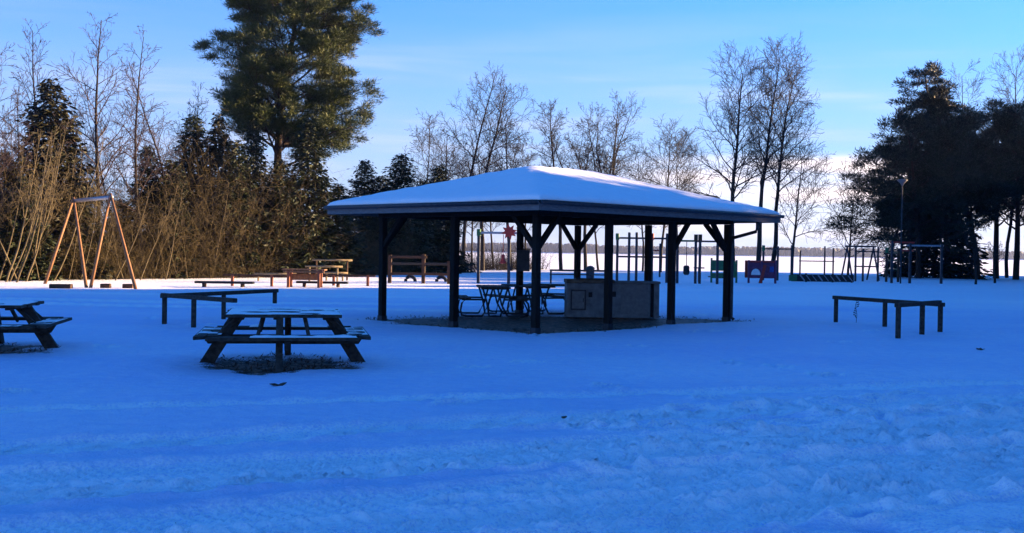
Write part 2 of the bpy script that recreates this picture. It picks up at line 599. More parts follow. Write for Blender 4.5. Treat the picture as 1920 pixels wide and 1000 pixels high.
q = np.stack([rr*6+kk, rr*6+(kk+1) % 6, (rr+1)*6+(kk+1) % 6, (rr+1)*6+kk], -1)[None]
ff = from_arrays('far_forest', Vf, (base + q).reshape(-1, 4), M['brush'])
ff.data.materials[0] = needles('far_forest_green', (0.010, 0.011, 0.010), (0.024, 0.022, 0.018), 0.05)
ident(ff, kind='stuff', label='low dark forest along the far shore of the frozen lake', cat='forest')


# ------------------------------------------------------------------ pavilion
pv = thing('pavilion', 'open wooden picnic pavilion with a snow covered hipped roof on dark posts', 'pavilion', tuple(P0))
inv = -P0


def L(a, b, z):       # local point of the pavilion (child coordinates)
    return pav(a, b, z) - P0


BT = 2.30             # underside of the wall beams
posts = [(0, 0), (1, 0), (2, 0), (0, 1), (0, 2), (0, 3), (2, 1), (2, 2), (2, 3), (1, 3)]
for i, j in posts:
    a, b = i * PA, j * PB
    mb = MB()
    mb.beam(L(a, b, -0.1), L(a, b, BT), 0.142, 0.142, PU, 0.09)
    mb.build('post', M['post'], pv)
    sh = MB()
    sh.beam(L(a, b, -0.05), L(a, b, 0.10), 0.16, 0.16, PU, 0.06)
    sh.build('post_shoe', M['dark_steel'], pv)
A2, B3 = 2 * PA, 3 * PB
for p, q in (((-0.10, 0), (A2 + 0.10, 0)), ((-0.10, B3), (A2 + 0.10, B3))):
    MB().beam(L(*p, BT + 0.11), L(*q, BT + 0.11), 0.13, 0.21, (0, 0, 1), 0.06).build('wall_beam', M['post'], pv)
for a in (0, A2):
    MB().beam(L(a, 0.07, BT + 0.105), L(a, B3 - 0.07, BT + 0.105), 0.12, 0.20, (0, 0, 1), 0.06).build('wall_beam', M['post'], pv)
for a0, b0, da, db in ((0, 0, 1, 0), (0, 0, 0, 1), (A2, 0, -1, 0), (A2, 0, 0, 1), (0, B3, 1, 0), (0, B3, 0, -1), (A2, B3, -1, 0), (A2, B3, 0, -1), (0, PB*2, 0, 1)):
    MB().beam(L(a0 + da * 0.05, b0 + db * 0.05, BT - 0.62), L(a0 + da * 0.64, b0 + db * 0.64, BT + 0.02), 0.10, 0.10, (0, 0, 1), 0.08).build('brace', M['post'], pv)
# hipped roof deck, grid in (a, b)
aa0, aa1, bb0, bb1 = -OVER, A2 + OVER, -OVER, B3 + OVER
ZE, SL = 2.545, 0.90 / 3.256
cen = ((aa0 + aa1) / 2, (bb0 + bb1) / 2)


def roof_z(A, B):
    d = np.minimum(np.minimum(A - aa0, aa1 - A), np.minimum(B - bb0, bb1 - B))
    return d


def sheet(name, mat, topf, botf, na, nb, inset=0.0, smooth=True):
    def spaced(u0, u1, n):
        t = np.linspace(0, 1, n)
        e = np.array([0, .004, .01, .018])
        t = np.unique(np.concatenate([t, e, 1 - e]))
        return u0 + (u1 - u0) * t
    ga, gb = spaced(aa0 - inset, aa1 + inset, na), spaced(bb0 - inset, bb1 + inset, nb)
    A, B = np.meshgrid(ga, gb, indexing='ij')
    X = PU.x * A + PV.x * B
    Y = PU.y * A + PV.y * B
    D = np.minimum(np.minimum(A - aa0, aa1 - A), np.minimum(B - bb0, bb1 - B)) + inset
    if inset > 0:                                        # ragged lip where the snow has slipped or melted back
        back = (0.035 + 0.07 * fbm(A * 1.6, B * 1.6, 41, 4)) * np.exp(-np.maximum(D, 0) / 0.05)
        X = X + (PU.x * np.sign(cen[0] - A) * (np.minimum(A - aa0, aa1 - A) < 0.12) + PV.x * np.sign(cen[1] - B) * (np.minimum(B - bb0, bb1 - B) < 0.12)) * back
        Y = Y + (PU.y * np.sign(cen[0] - A) * (np.minimum(A - aa0, aa1 - A) < 0.12) + PV.y * np.sign(cen[1] - B) * (np.minimum(B - bb0, bb1 - B) < 0.12)) * back
    T, Bz = topf(A, B, D), botf(A, B, D)
    n = A.size
    V = np.concatenate([np.stack([X.ravel(), Y.ravel(), T.ravel()], -1), np.stack([X.ravel(), Y.ravel(), Bz.ravel()], -1)])
    I = np.arange(n).reshape(A.shape)
    up_ = np.stack([I[:-1, :-1], I[1:, :-1], I[1:, 1:], I[:-1, 1:]], -1).reshape(-1, 4)
    dn = np.stack([I[:-1, :-1], I[:-1, 1:], I[1:, 1:], I[1:, :-1]], -1).reshape(-1, 4) + n
    ring = np.concatenate([I[:, 0], I[-1, 1:], I[-2::-1, -1], I[0, -2:0:-1]])
    r2 = np.roll(ring, -1)
    side = np.stack([ring, ring + n, r2 + n, r2], -1)
    return from_arrays(name, V, np.concatenate([up_[:, ::-1], dn[:, ::-1], side[:, ::-1]]), mat, pv, smooth)


def softmin_d(D):
    return D


sheet('roof', M['roofing'], lambda A, B, D: ZE + SL * D, lambda A, B, D: ZE - 0.04 + SL * D, 24, 30, 0.0, False)


def snow_top(A, B, D):
    k = 0.10                                             # hips and ridge softened by the snow
    d = [A - aa0, aa1 - A, B - bb0, bb1 - B]
    s = -k * np.log(sum(np.exp(-x / k) for x in d))
    th = (0.072 + 0.03 * fbm(A * 0.8, B * 0.8, 88, 3)) * (1 - np.exp(-np.maximum(D, 0) / 0.05)) + 0.012
    left = (np.minimum(A - aa0, aa1 - A) < np.minimum(B - bb0, bb1 - B))
    along = np.where(left, B, A)
    wob = 0.03 * fbm(A * 1.1, B * 1.1, 15, 3) + 0.016 * fbm(A * 5, B * 5, 19, 3) + 0.022 * fbm(D * 3.2, along * 0.35, 23, 3) + 0.006 * np.sin(along * 2 * math.pi / 0.42)
    return ZE + 0.02 + SL * np.maximum(s, D - 0.25) + th + wob * np.clip(D * 3, 0.3, 1)


ss = sheet('snow_cover', M['snow'], snow_top, lambda A, B, D: ZE + 0.008 + SL * D - 0.0, 110, 140, 0.02)
corners = [(aa0, bb0), (aa1, bb0), (aa1, bb1), (aa0, bb1)]
for k in range(4):
    (a0, b0), (a1, b1) = corners[k], corners[(k+1) % 4]
    sg = 0.015
    ca = [(a0 + sg * np.sign(cen[0]-a0), b0 + sg * np.sign(cen[1]-b0)), (a1 + sg * np.sign(cen[0]-a1), b1 + sg * np.sign(cen[1]-b1))]
    e = 0.018
    if k % 2 == 1: ca = [(ca[0][0], ca[0][1] + e * np.sign(b1-b0)), (ca[1][0], ca[1][1] - e * np.sign(b1-b0))]
    MB().beam(L(*ca[0], ZE - 0.115), L(*ca[1], ZE - 0.115), 0.03, 0.14, (0, 0, 1), 0.1).build('fascia', M['fascia'], pv)
# half-round gutters under the eave on the two faces toward the camera
for (a0, b0), (a1, b1), oa, ob in (((aa0, bb0), (aa1, bb0), 0, -0.058), ((aa0, bb0), (aa0, bb1), -0.058, 0)):
    MB().tube([L(a0 + oa, b0 + ob, ZE - 0.035), L(a1 + oa, b1 + ob, ZE - 0.035)], 0.042, 10).build('gutter', M['dark_steel'], pv, True)
for k in range(1, 12):                                   # rafter tails, visible from below
    b = bb0 + (bb1 - bb0) * k / 12
    m_ = min(b - bb0, bb1 - b, (aa1 - aa0) / 2)
    for a_e, s_ in ((aa0, 1), (aa1, -1)):
        MB().beam(L(a_e + s_ * 0.06, b, ZE - 0.10 + SL * 0.06), L(a_e + s_ * m_, b, ZE - 0.10 + SL * m_), 0.05, 0.11).build('rafter', M['post'], pv)
for k in range(1, 9):
    a = aa0 + (aa1 - aa0) * k / 9
    m_ = min(a - aa0, aa1 - a)
    for b_e, s_ in ((bb0, 1), (bb1, -1)):
        MB().beam(L(a, b_e + s_ * 0.06, ZE - 0.10 + SL * 0.06), L(a, b_e + s_ * m_, ZE - 0.10 + SL * m_), 0.05, 0.11).build('rafter', M['post'], pv)
# downpipe at the right corner post
g0 = L(-0.80, B3 + 0.02, ZE - 0.08)
g3 = L(-0.12, B3 + 0.02, 1.92)
dp = [g0, g0 + Vector((0, 0, -0.22)), g0 + Vector((0, 0, -0.30)) + (g3 - g0) * 0.06, g3 + Vector((0, 0, 0.06)), g3, g3 + Vector((0, 0, -0.15)), L(-0.12, B3 + 0.02, 0.10), L(-0.17, B3 + 0.06, 0.04)]
MB().tube(dp, 0.04, 10).build('downpipe', M['dark_steel'], pv, True)

# dark board on the third left-hand back post
nb = pav(A2 - 0.16, 2 * PB, 0)
tb = thing('notice_board', 'small dark board fixed to the back pavilion post above the tables', 'board', (nb.x, nb.y, 0))
MB().beam((-0.19, 0.0, 1.36), (0.13, -0.02, 1.36), 0.05, 0.54).build('panel', M['dark_steel'], tb)
MB().beam((-0.21, 0.0, 1.65), (0.15, -0.02, 1.65), 0.09, 0.03).build('cap', M['post'], tb)


# ------------------------------------------------------------------ concrete barbecue under the roof
bd = 27.2
bx0, bx1 = at(1064, bd), at(1221, bd)
bw = bx1 - bx0
bt = thing('barbecue', 'long grey concrete barbecue block with steel hatches under the pavilion', 'barbecue', ((bx0+bx1)/2, bd, 0), math.radians(3))
hw, H = bw / 2, 0.84
body = MB()
lw = 0.93 * bw * 0.5
body.beam((-hw, 0.33, H/2), (hw, 0.33, H/2), 0.66, H, (0, 0, 1), 0.02)
body.build('body', M['concrete'], bt)
MB().beam((-hw - 0.02, 0.31, H + 0.045), (-hw + lw + 0.20, 0.31, H + 0.045), 0.74, 0.085, (0, 0, 1), 0.15).build('hearth_slab', M['concrete_top'], bt)
MB().beam((-hw + lw + 0.22, 0.32, H + 0.03), (hw + 0.24, 0.32, H + 0.03), 0.70, 0.055, (0, 0, 1), 0.15).build('counter_slab', M['concrete'], bt)
MB().beam((hw + 0.16, 0.03, H/2), (hw + 0.16, 0.60, H/2), 0.13, H, (0, 0, 1), 0.05).build('counter_leg', M['concrete'], bt)
fr = MB()
for p0, p1 in (((-0.92, 0.20), (-0.92, 0.66)), ((-0.58, 0.20), (-0.58, 0.66))):
    fr.beam((p0[0], -0.012, p0[1]), (p1[0], -0.012, p1[1]), 0.035, 0.03)
for z in (0.20, 0.66):
    fr.beam((-0.935, -0.012, z), (-0.565, -0.012, z), 0.032, 0.035)
fr.build('hatch_frame', M['dark_steel'], bt)
ht = MB().beam((-0.90, -0.008, 0.43), (-0.60, -0.008, 0.43), 0.02, 0.43).build('hatch', M['hatch'], bt)
MB().beam((-0.63, -0.03, 0.38), (-0.63, -0.03, 0.47), 0.02, 0.02).build('handle', M['dark_steel'], ht)
MB().beam((-0.50, -0.01, 0.56), (-0.41, -0.01, 0.56), 0.03, 0.12).build('vent', M['rubber'], bt)
MB().beam((0.06, -0.01, 0.58), (0.17, -0.01, 0.58), 0.03, 0.13).build('vent', M['rubber'], bt)
MB().beam((0.30, -0.004, 0.45), (0.96, -0.004, 0.45), 0.015, 0.72).build('panel', M['hatch'], bt)
MB().beam((-0.04, -0.004, 0.42), (0.22, -0.004, 0.42), 0.012, 0.64).build('panel', M['concrete'], bt)
MB().beam((-0.80, 0.3, H + 0.10), (-0.10, 0.3, H + 0.10), 0.45, 0.025).build('grate', M['rubber'], bt)


# ------------------------------------------------------------------ tube-frame picnic tables under the roof
def tube_table(first, loc, rz, label):
    if first is not None:
        o = copy_tree(first)
        o.location, o.rotation_euler = loc, (0, 0, rz)
        o['label'] = label
        return o
    t = thing('picnic_table', label, 'picnic table', loc, rz, 'steel framed picnic tables under the pavilion roof')
    for k in range(4):
        x = -0.27 + 0.18 * k
        MB().beam((x, -0.9, 0.71), (x, 0.9, 0.71), 0.165, 0.04).build('plank', M['old_wood'], t)
    for s in (-1, 1):
        for k in range(2):
            x = s * (0.66 + 0.14 * k)
            MB().beam((x, -0.9, 0.445), (x, 0.9, 0.445), 0.13, 0.04).build('plank', M['old_wood'], t)
    for y in (-0.62, 0.62):
        f = MB()
        for s in (-1, 1):
            f.tube([(s*0.80, y, 0.42), (s*0.62, y, 0.42), (s*0.20, y, 0.42)], 0.022, 8)
            f.tube([(s*0.72, y, 0.42), (s*0.80, y, 0.33), (s*0.83, y, 0.16), (s*0.80, y, 0.05), (s*0.70, y, 0.025), (s*0.30, y, 0.025)], 0.024, 8)
            f.tube([(s*0.30, y, 0.69), (s*0.20, y, 0.36), (s*0.14, y, 0.025), (0, y, 0.025)], 0.024, 8)
            f.tube([(s*0.06, y, 0.69), (s*0.16, y, 0.30), (s*0.30, y, 0.03)], 0.022, 8)
        f.tube([(-0.34, y, 0.685), (0.34, y, 0.685)], 0.022, 8)
        f.build('tube_frame', M['dark_steel'], t, True)
    return t


d1 = 27.4
tt1 = tube_table(None, (at(925, d1), d1, 0.0), math.radians(6), 'steel framed picnic table by the second left pavilion post')
tube_table(tt1, (at(990, 28.6), 28.6, 0.0), math.radians(24), 'steel framed picnic table behind the post with the dark board')
tube_table(tt1, (at(1052, 29.6), 29.6, 0.0), math.radians(80), 'steel framed picnic table half hidden behind the concrete barbecue')


# ------------------------------------------------------------------ square picnic tables on the snow
def square_table(loc, rz, label):
    t = thing('picnic_table', label, 'picnic table', loc, rz, 'square wooden picnic tables standing on the snow')
    for k in range(8):
        y = -0.665 + 0.19 * k
        w = 0.76 + 0.012 * math.sin(k * 4.1)
        pl = MB().beam((-w, y, 0.715), (w, y, 0.712 + 0.006 * math.sin(k*2.3)), 0.178, 0.042).build('plank', M['old_wood'], t)
    sn = MB()
    for s in range(4):
        a = s * math.pi / 2 - math.pi / 2
        c, si = math.cos(a), math.sin(a)

        def R(r, w, z): return (r * c - w * si, r * si + w * c, z)
        off = 0.05 if s % 2 else -0.05
        # splayed leg from the top to the ground
        MB().beam(R(0.62, off, 0.69), R(1.07, off, -0.04), 0.09, 0.17, (0, 0, 1), 0.06).build('leg', M['old_wood'], t)
        # half of the seat carrying beam with a slanting end
        o2 = -off
        poly = [R(0.0, o2, 0.285), R(1.02, o2, 0.285), R(1.10, o2, 0.41), R(0.0, o2, 0.41)]
        dz = 0.004 if s % 2 else -0.004
        poly = [(p[0], p[1], p[2] + dz) for p in poly]
        n_ = Vector((-si, c, 0)) * 0.034
        MB().prism(poly, -n_, n_).build('seat_beam', M['old_wood'], t)
        for k, (r, hl) in enumerate(((0.90, 0.80), (1.06, 0.92))):
            poly = [R(r - 0.072, -hl + 0.07, 0), R(r + 0.072, -hl - 0.05, 0), R(r + 0.072, hl + 0.05, 0), R(r - 0.072, hl - 0.07, 0)]
            MB().prism(poly, (0, 0, 0.417), (0, 0, 0.460)).build('seat_plank', M['old_wood'], t)
        for w in (-0.34, 0.34):
            MB().beam(R(0.58, w * 0.8, 0.69), R(0.88, w, 0.41), 0.035, 0.06).build('strut', M['old_wood'], t)
    MB().beam((-0.10, -0.62, 0.676), (-0.10, 0.62, 0.676), 0.07, 0.035).build('batten', M['old_wood'], t)
    MB().beam((0.55, -0.66, 0.676), (0.55, 0.66, 0.676), 0.07, 0.035).build('batten', M['old_wood'], t)
    MB().beam((-0.55, -0.66, 0.676), (-0.55, 0.66, 0.676), 0.07, 0.035).build('batten', M['old_wood'], t)
    return t


def snow_pad(name, parent, x0, x1, y0, y1, z, th, seed, hole=0.0, res=0.035):
    """thin irregular layer of snow lying on a board; edges fade to nothing"""
    gx, gy = np.arange(x0, x1 + res, res), np.arange(y0, y1 + res * 0.7, res * 0.7)
    A, B = np.meshgrid(gx, gy, indexing='ij')
    d = np.minimum(np.minimum(A - x0, x1 - A), np.minimum(B - y0, y1 - B))
    m = fbm(A * 3.0, B * 4.0, seed, 4)
    hgt = th * np.clip((d / 0.05), 0, 1) * np.clip(0.75 + 2.2 * m - hole, -0.4, 1.15)
    I = np.arange(A.size).reshape(A.shape)
    q = np.stack([I[:-1, :-1], I[1:, :-1], I[1:, 1:], I[:-1, 1:]], -1).reshape(-1, 4)
    keep = (hgt.ravel()[q] > -0.001).any(1)
    zz = z + np.maximum(hgt, -0.004) + 0.001
    return from_arrays(name, np.stack([A.ravel(), B.ravel(), zz.ravel()], -1), q[keep], M['snow'], parent, True)


t1 = square_table((TABLE1.x, TABLE1.y, gz(TABLE1.x, TABLE1.y)), math.radians(11), 'square weathered picnic table with a snowy front bench over a bare patch')
snow_pad('snow_patch', t1, -0.74, 0.74, -0.74, 0.70, 0.735, 0.018, 3, 0.55)
snow_pad('snow_patch', t1, -0.42, 0.92, -1.125, -0.84, 0.460, 0.03, 9, 0.2)
snow_pad('snow_patch', t1, -0.5, 0.6, 0.85, 1.12, 0.460, 0.03, 12, 0.2)
snow_pad('snow_patch', t1, 0.84, 1.12, -0.6, 0.7, 0.460, 0.02, 14, 0.6)
snow_pad('snow_patch', t1, -1.12, -0.84, -0.6, 0.7, 0.460, 0.02, 15, 0.75)
t2 = square_table((TABLE2.x, TABLE2.y, gz(TABLE2.x, TABLE2.y)), math.radians(11), 'square weathered picnic table cut off by the left edge of the picture')
snow_pad('snow_patch', t2, -0.72, 0.74, -0.74, 0.70, 0.735, 0.022, 23, 0.4)
snow_pad('snow_patch', t2, 0.84, 1.12, -0.6, 0.7, 0.460, 0.02, 24, 0.65)
snow_pad('snow_patch', t2, -0.6, 0.80, -1.125, -0.84, 0.460, 0.025, 29, 0.6)


# ------------------------------------------------------------------ low hitching rails
def rail(name, label, pts_a, pts_b, z, cat='railing', ends=None):
    c = pts_a[0]
    t = thing(name, label, cat, (c[0], c[1], 0))

    def l(p, zz): return (p[0] - c[0], p[1] - c[1], zz)
    for pts, dz in ((pts_a, 0.0), (pts_b, 0.0)):
        (x0, y0), (x1, y1) = pts[0], (pts[-1] if ends is None else ends[0 if pts is pts_a else 1])
        dx, dy = (x1 - x0), (y1 - y0)
        n_ = math.hypot(dx, dy)
        e = 0.08
        z0 = z[0] if pts is pts_a else z[1]
        MB().beam(l((x0 - dx/n_*e, y0 - dy/n_*e), z0), l((x1 + dx/n_*e, y1 + dy/n_*e), z0), 0.10, 0.085, (0, 0, 1), 0.12).build('rail', M['old_wood'], t)
    if ends:
        MB().beam(l(ends[1], z[1] - 0.30), l(ends[1], z[1] - 0.03), 0.09, 0.09, (0, 1, 0)).build('post_stub', M['old_wood'], t)
    seen = []
    for pts, zp in ((pts_a, z[0]), (pts_b, z[1])):
        for p in pts:
            if any(math.hypot(p[0]-q[0], p[1]-q[1]) < 0.2 for q in seen): continue
            seen.append(p)
            MB().beam(l(p, gz(*p) - 0.08), l(p, zp - 0.04), 0.085, 0.085, (0, 1, 0), 0.1).build('post', M['old_wood'], t)
    return t


ga, gb_ = (7.75, 26.6), (9.05, 23.5)
gc = (7.56, 21.76)
lerp = lambda p, q, s: (p[0] + (q[0]-p[0])*s, p[1] + (q[1]-p[1])*s)
rr_ = rail('low_railing', 'low corner railing of grey timber alone on the snow right of the pavilion',
           [ga, lerp(ga, gb_, 0.5), gb_], [gc, lerp(gc, gb_, 0.55), (8.96, 23.40)], (0.60, 0.65))
la = (-7.13, 22.9)
lb = (-5.28, 21.1)
lc = (-5.63, 26.5)
rail('low_railing', 'low corner railing of dark timber behind the square picnic table', [la, lerp(la, lb, 0.45)], [la, lerp(la, lc, 0.5)], (0.585, 0.57), ends=(lb, lc))


# ------------------------------------------------------------------ trees
def grow(R_, p, d, Ln, r, lvl, cfg, segs, tips):
    n_ = cfg['nseg'][lvl]
    wob, trop = cfg['wob'][lvl], cfg['trop'][lvl]
    pts = [p]
    dirs = []
    x, y, z = p
    dx, dy, dz = d
    st = Ln / n_
    r_end = max(r * cfg['taper'][lvl], cfg['rmin'])
    for i in range(n_):
        dx += R_.gauss(0, wob); dy += R_.gauss(0, wob); dz += R_.gauss(0, wob) + trop
        m = math.sqrt(dx*dx + dy*dy + dz*dz)
        dx /= m; dy /= m; dz /= m
        q = (x + dx*st, y + dy*st, z + dz*st)
        ra, rb = r + (r_end - r) * i / n_, r + (r_end - r) * (i+1) / n_
        segs.append((x, y, z, *q, ra, rb, lvl))
        dirs.append((dx, dy, dz))
        x, y, z = q
        pts.append(q)
    tips.append((x, y, z, dx, dy, dz, lvl))
    if lvl + 1 >= len(cfg['nseg']): return
    nch = cfg['nch'][lvl]
    if lvl > 0: nch = max(1, int(round(nch * R_.uniform(0.7, 1.3) * min(1.0, Ln / cfg['lref'][lvl]))))
    s0 = cfg['start'][lvl]
    phase = R_.uniform(0, 6.28)
    for k in range(nch):
        t = s0 + (1 - s0) * (k + R_.uniform(0.1, 0.9)) / nch
        f = t * n_
        i = min(int(f), n_ - 1)
        f -= i
        a, b = pts[i], pts[i+1]
        bp = tuple(a[j] + (b[j]-a[j]) * f for j in range(3))
        dv = Vector(dirs[i])
        side = dv.cross(Vector((0, 0, 1)) if abs(dv.z) < 0.95 else Vector((1, 0, 0))).normalized()
        oth = side.cross(dv)
        ph = phase + k * 2.399 + R_.uniform(-0.4, 0.4)
        ang = math.radians(cfg['ang'][lvl] + R_.uniform(-12, 12)) * (1.0 - 0.2 * t if lvl == 0 else 1.0)
        cd = dv * math.cos(ang) + (side * math.cos(ph) + oth * math.sin(ph)) * math.sin(ang)
        if lvl == 0:
            prof = cfg['prof'](t)
            cl = cfg['L1'] * prof * R_.uniform(0.8, 1.15)
        else:
            cl = Ln * cfg['ratio'][lvl] * (1.05 - 0.55 * t) * R_.uniform(0.7, 1.2)
        cr = max(cfg['rmin'], min((r + (r_end - r) * t) * cfg['rr'][lvl], 0.035 * cl * 0.8 + 0.004))
        grow(R_, bp, tuple(cd), cl, cr, lvl + 1, cfg, segs, tips)


def tube_mesh(segs, sides):
    S = np.array(segs, dtype=np.float64)
    p0, p1, ra, rb = S[:, 0:3], S[:, 3:6], S[:, 6], S[:, 7]
    d = p1 - p0
    d /= np.linalg.norm(d, axis=1, keepdims=True) + 1e-9
    ref = np.where(np.abs(d[:, 2:3]) < 0.9, np.array([[0, 0, 1.0]]), np.array([[1.0, 0, 0]]))
    s = np.cross(d, ref)
    s /= np.linalg.norm(s, axis=1, keepdims=True)
    t = np.cross(s, d)
    an = np.arange(sides) * 2 * math.pi / sides
    ring = s[:, None] * np.cos(an)[None, :, None] + t[:, None] * np.sin(an)[None, :, None]
    V = np.stack([p0[:, None] + ring * ra[:, None, None], (p1 + d * rb[:, None] * 0.5)[:, None] + ring * rb[:, None, None]], 1).reshape(-1, 3)
    base = (np.arange(len(S)) * 2 * sides)[:, None, None]
    k = np.arange(sides)
    q = np.stack([k, (k+1) % sides, sides + (k+1) % sides, sides + k], -1)[None]
    return V, (base + q).reshape(-1, 4)


def bare_cfg(Ht, spread, n1=16, n2=8, n3=6, start=0.3, ang=48, up1=0.05, dense=1.0, rmin=0.008, shape='round', tr0=0.03):
    prof = {'round': lambda t: 0.45 + 1.3 * math.sin(math.pi * min(1, max(0, (t - start) / (1 - start) * 0.86 + 0.14))) ** 0.9 * 0.6,
            'tall': lambda t: 1.15 - 0.85 * (t - start) / (1 - start),
            'vase': lambda t: 1.1 - 0.35 * (t - start) / (1 - start)}[shape]
    return dict(nseg=[12, 6, 4, 3], wob=[0.045, 0.12, 0.17, 0.2], trop=[tr0, up1, 0.04, 0.03], taper=[0.14, 0.2, 0.3, 0.5], rmin=rmin,
                nch=[n1, n2, n3], lref=[1, spread * 0.8, spread * 0.4], start=[start, 0.2, 0.12], ang=[ang, 42, 40], L1=spread, prof=prof,
                ratio=[0, 0.55, 0.55], rr=[0.5, 0.6, 0.6])


def bare_tree(name, label, px, d, top, spread, seed, cfg_kw, r=None, lean=(0, 0), bark='bark', twig='twig', group=None, stems=1, base_z=-0.1, cat='tree', fork=None, nlimb=4):
    R_ = random.Random(seed)
    x = at(px, d)
    Ht = up(px, top, d)
    t = thing(name, label, cat, (x, d, gz(x, d) if d < 100 else 0), 0, group)
    segs, tips = [], []
    for s in range(stems):
        hh = Ht * (1.0 if s == 0 else R_.uniform(0.86, 0.98))
        kw = dict(cfg_kw)
        cfg = bare_cfg(hh, spread, **kw)
        a = s * 2.6 + R_.uniform(0, 1)
        lx, ly = lean if stems == 1 else (lean[0] + 0.07 * math.cos(a), lean[1] + 0.07 * math.sin(a))
        if fork:
            cfg2 = dict(cfg, start=[0.18, 0.15, 0.1], nch=[max(8, int(cfg['nch'][0] * 0.8)), cfg['nch'][1] + 1, cfg['nch'][2] + 1], ang=[50, 45, 42])
            cfg2['prof'] = lambda t_: 0.95 - 0.30 * t_
            cfg2['L1'] = spread * 0.74
            cfg2['trop'] = [0.035, 0.03, 0.03, 0.02]
            cfg2['wob'] = [0.075, 0.13, 0.17, 0.2]
            zf = hh * fork
            rr0 = r or hh * 0.014
            sub = dict(cfg, nseg=[6], nch=[0])
            grow(R_, (0, 0, base_z), (lx, ly, 1.0), zf, rr0, 0, dict(sub, taper=[0.75]), segs, tips)
            top_ = segs[-1][3:6]
            for k in range(nlimb):
                a_ = k * 6.283 / nlimb + R_.uniform(-0.4, 0.4)
                el = math.radians(R_.uniform(60, 74)) if k else math.radians(84)
                grow(R_, top_, (math.cos(a_) * math.cos(el), math.sin(a_) * math.cos(el), math.sin(el)), (hh - zf) * (1.0 if k == 0 else R_.uniform(0.8, 0.95)), rr0 * R_.uniform(0.45, 0.62), 0, cfg2, segs, tips)
            continue
        grow(R_, (0.22 * math.cos(a) * (stems > 1), 0.22 * math.sin(a) * (stems > 1), base_z), (lx, ly, 1.0), hh * 0.97, (r or hh * 0.014) * (1 if s == 0 else 0.85), 0, cfg, segs, tips)
    big = [g for g in segs if g[8] == 0]
    small = [g for g in segs if g[8] > 0]
    V, q = tube_mesh(big, 7)
    from_arrays('trunk', V, q, M[bark], t, True)
    V, q = tube_mesh(small, 3)
    from_arrays('crown', V, q, M[twig], t, False)
    return t


def rhombi(C, A, W):
    """C centres, A half-length vectors, W half-width vectors -> quads"""
    V = np.stack([C - A, C + W - A * 0.1, C + A, C - W - A * 0.1], 1).reshape(-1, 3)
    return V, np.arange(len(V)).reshape(-1, 4)


def unit(v):
    return v / (np.linalg.norm(v, axis=1, keepdims=True) + 1e-9)


def spruce_mesh(seed, H, Rd, low=0.4, dens=1.0, wid=0.06):
    """returns trunk segs and needle rhombi for a spruce of height H and radius Rd"""
    g = np.random.default_rng(seed)
    segs = [(0, 0, -0.1, 0, 0, H * 0.5, H * 0.014, H * 0.008, 0), (0, 0, H * 0.5, 0, 0, H * 0.98, H * 0.008, 0.01, 0)]
    C, A, W = [], [], []
    z = low
    while z < H * 0.985:
        fr_ = z / H
        Lb = Rd * (1 - fr_) ** 0.75 * g.uniform(0.8, 1.12) + 0.08
        nb_ = int(g.integers(6, 10))
        a0 = g.uniform(0, 6.28)
        for k in range(nb_):
            a = a0 + k * 6.283 / nb_ + g.normal(0, 0.25)
            l = Lb * g.uniform(0.6, 1.2)
            droop = -0.30 * (1 - fr_) + 0.45 * fr_ + g.normal(0, 0.10)
            hd = np.array([math.cos(a), math.sin(a), 0])
            segs.append((0, 0, z, *(hd * l * 0.9 + np.array([0, 0, z + droop * l * 0.6])), 0.02 + 0.006 * l, 0.006, 1))
            m = max(6, int(22 * l * dens))
            s = np.sqrt(g.uniform(0.02, 1, m))
            P = hd[None] * (s * l)[:, None]
            P[:, 2] = z + droop * s * l + 0.16 * l * s * s
            side = np.array([-math.sin(a), math.cos(a), 0])
            sw = g.choice([-1, 1], m) * g.uniform(0.3, 1, m)
            dirs = unit(hd[None] * g.uniform(0.4, 1, m)[:, None] + side[None] * sw[:, None] + np.array([0, 0, 1.0])[None] * g.uniform(-0.75, 0.15, m)[:, None])
            ln = g.uniform(0.10, 0.24, m) * (0.65 + 0.35 * (1 - fr_)) * (1 + 0.10 * l)
            P = P + dirs * (ln * 0.8)[:, None] + g.normal(0, 0.11, (m, 3))
            wv = unit(np.cross(dirs, g.normal(0, 1, (m, 3))))
            C.append(P); A.append(dirs * ln[:, None]); W.append(wv * (ln * g.uniform(0.22, 0.42, m))[:, None])
        z += g.uniform(0.10, 0.30) * (0.6 + 0.35 * (1 - fr_))
    # leader
    m = 12
    P = np.zeros((m, 3)); P[:, 2] = H * (0.96 + 0.04 * g.random(m))
    dd = unit(g.normal(0, 1, (m, 3)) * np.array([0.5, 0.5, 0.3]) + np.array([0, 0, 0.8]))
    C.append(P); A.append(dd * 0.14); W.append(unit(np.cross(dd, g.normal(0, 1, (m, 3)))) * 0.03)
    return segs, rhombi(np.concatenate(C), np.concatenate(A), np.concatenate(W))


SPR = {}


